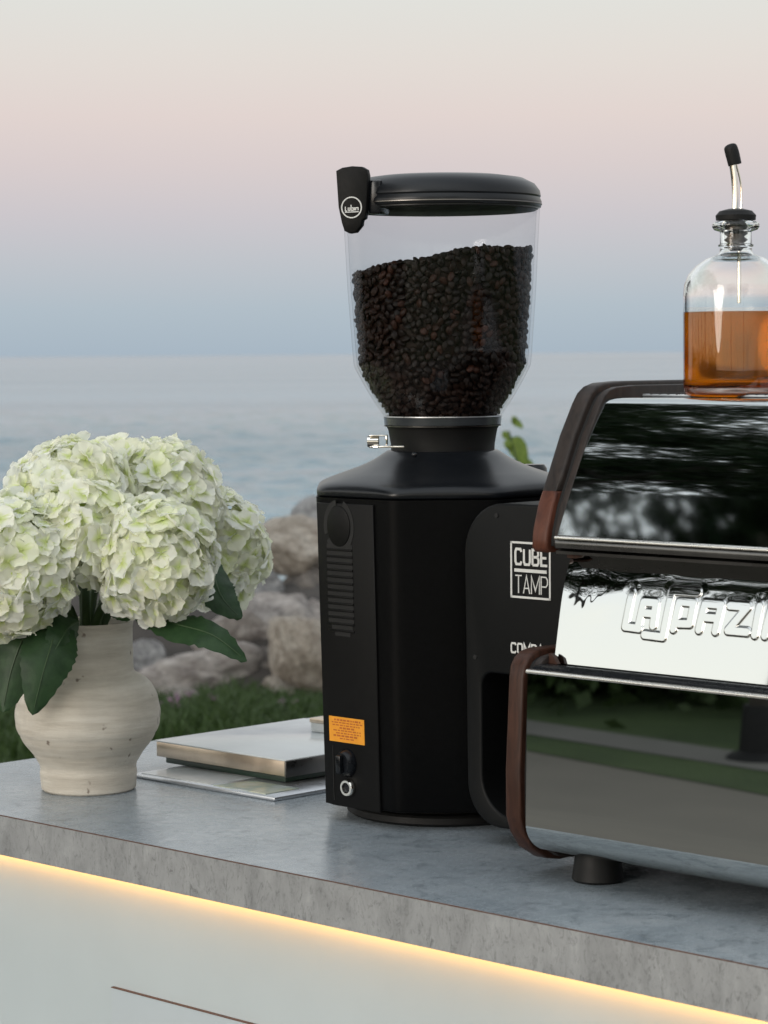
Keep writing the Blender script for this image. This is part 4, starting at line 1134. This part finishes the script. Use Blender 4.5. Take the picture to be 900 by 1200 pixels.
# upper smoked mirror, about 30 degrees back, rolled into the top
p = [(.1385, 1.2818)]
for i in range(1, 17):
    le_ = R_(26 if i < 7 else 26 + 9 * (i - 6) / 10); dl = .1214 / 16; p.append((p[-1][0] + dl * math.sin(le_), p[-1][1] + dl * math.cos(le_)))
v0, z0 = p[-1]
for i in range(1, 11):
    a = i / 10; ang = R_(54 * (1 - a))
    pv, pz = p[-1]; p.append((pv + .0012 * math.cos(ang), pz + .0012 * math.sin(ang)))
zt2 = p[-1][1]
p += [(.235, zt2 + .0004), (.54, zt2 + .0004)]
part('upper_panel', profile('upper_panel', p, E0, E1, M_smoke, 2, angle=60), em_)
ZTOP = zt2 + .0004
part('back_panel', boxm('back_panel', (E0, .54, 1.03), (E1, .555, ZTOP), M_steeld, .001), em_)
# cup rail: row of small louvre ticks on the top, and rubber cup mat
part('cup_tray', boxm('cup_tray', (E0 + .01, .236, ZTOP + .0002), (E1 - .01, .53, ZTOP + .0022), M_silver, .0005), em_)
tick = boxm('tray_slot', (-.0035, -.004, 0), (.0035, .004, .0012), M_hole, 0)
for i in range(70):
    u = E0 + .020 + i * .009
    if u > E1 - .015: break
    o = link('tray_slot', tick, em_, Vector((u, .2405, ZTOP + .0018)) - BASE[em_.name], (0, 0, .5))
# feet
for (u, v) in ((.606, .150), (UM - .06, .150), (.606, .50), (UM - .06, .50)):
    f_ = lathe('foot', [(0, 0), (.0195, 0), (.0215, .002), (.0205, .008), (.0185, .0225), (0, .0225)], M_rubber, 40, (u, v, 1.0)); part('foot', f_, em_)
part('underside', boxm('underside', (E0, .17, 1.0205), (E1, .54, 1.030), M_hole, 0), em_)

# ================================================================ syrup bottle on the machine
BC = W(.6605, .2625, ZTOP + .0003); bs = 2.11 / 3000
bz = lambda y: (463.5 - y) * bs
br = lambda r: r * bs
bt = empty('syrup_bottle', BC); tag(bt, 'round clear glass bottle half full of amber syrup with steel pour spout', 'bottle')
op = [(0, .0008), (46, .0008), (52, 0), (57, .0015), (60, .005), (61, .010)]
outer = [(0, .0012), (br(44), .0008), (br(52), 0.0), (br(57), .0012), (br(60), .0045), (br(61), .0095)] + [(br(r), bz(y)) for r, y in ((61, 440), (61.3, 345), (60, 333), (55, 321), (46, 311), (34, 303), (24, 299.5), (19.5, 297), (18.5, 293), (18.5, 290), (20.5, 289), (20.5, 287), (18.5, 286), (18.3, 276), (18.5, 272), (25, 270), (27.5, 266.5), (27.5, 263.5), (25, 260.5), (19, 259.5))]
inner = [(br(15), bz(259.5)), (br(14.5), bz(265)), (br(14.5), bz(294)), (br(20), bz(302)), (br(33), bz(307)), (br(43), bz(315)), (br(51.5), bz(325)), (br(56), bz(336)), (br(57.5), bz(347)), (br(57.5), bz(442)), (br(54), bz(449)), (br(46), bz(451.5)), (0, bz(450))]
link('glass', lathe('glass', outer + inner, M_glass, 128, angle=55), bt)
lq = [(0, bz(450.5)), (br(46.3), bz(452)), (br(54.4), bz(449.4)), (br(57.9), bz(442)), (br(57.9), bz(365.6)), (br(57), bz(365.0)), (0, bz(364.8))]
link('syrup', lathe('syrup', lq, M_syrup, 128, angle=50), bt)
link('stopper', lathe('stopper', [(0, bz(295)), (br(6), bz(295)), (br(9), bz(290)), (br(13), bz(288)), (br(9), bz(284)), (br(14), bz(281)), (br(9.5), bz(277)), (br(14), bz(274)), (br(11), bz(268)), (br(14), bz(262)), (br(14.5), bz(258.8)), (br(23), bz(258.6)), (br(23.5), bz(253)), (br(19), bz(248)), (br(9), bz(245.5)), (0, bz(245))], M_rubber, 48, angle=30), bt)
def bpx(x, y, dy=0): return Vector(((x - 862) * bs, dy, bz(y)))
bm = bmesh.new(); tube(bm, smooth_path([bpx(861, 247), bpx(861.5, 232), bpx(860.5, 214), bpx(858, 194), bpx(857, 188)], 5), [.0027] * 21, 14); link('spout', frombm('spout', bm, M_steel), bt)
bm = bmesh.new(); tube(bm, smooth_path([bpx(868, 247, .002), bpx(869, 236, .002), bpx(868, 215, .002), bpx(863.5, 196, .001), bpx(860, 186)], 5), .0009, 8); link('air_tube', frombm('air_tube', bm, M_steel), bt)
bm = bmesh.new(); tube(bm, smooth_path([bpx(861, 194.5), bpx(858.5, 184), bpx(856, 175), bpx(854.5, 170.5)], 4), [.0055, .0056, .0057, .0057, .0058, .0058, .0058, .0057, .0056, .0053, .0047, .0036, .0018], 18); link('spout_cap', frombm('spout_cap', bm, M_rubber), bt)
bm = bmesh.new(); tube(bm, [bpx(866, 292), bpx(866, 355)], .0017, 10); link('dip_tube', frombm('dip_tube', bm, M_steel), bt)
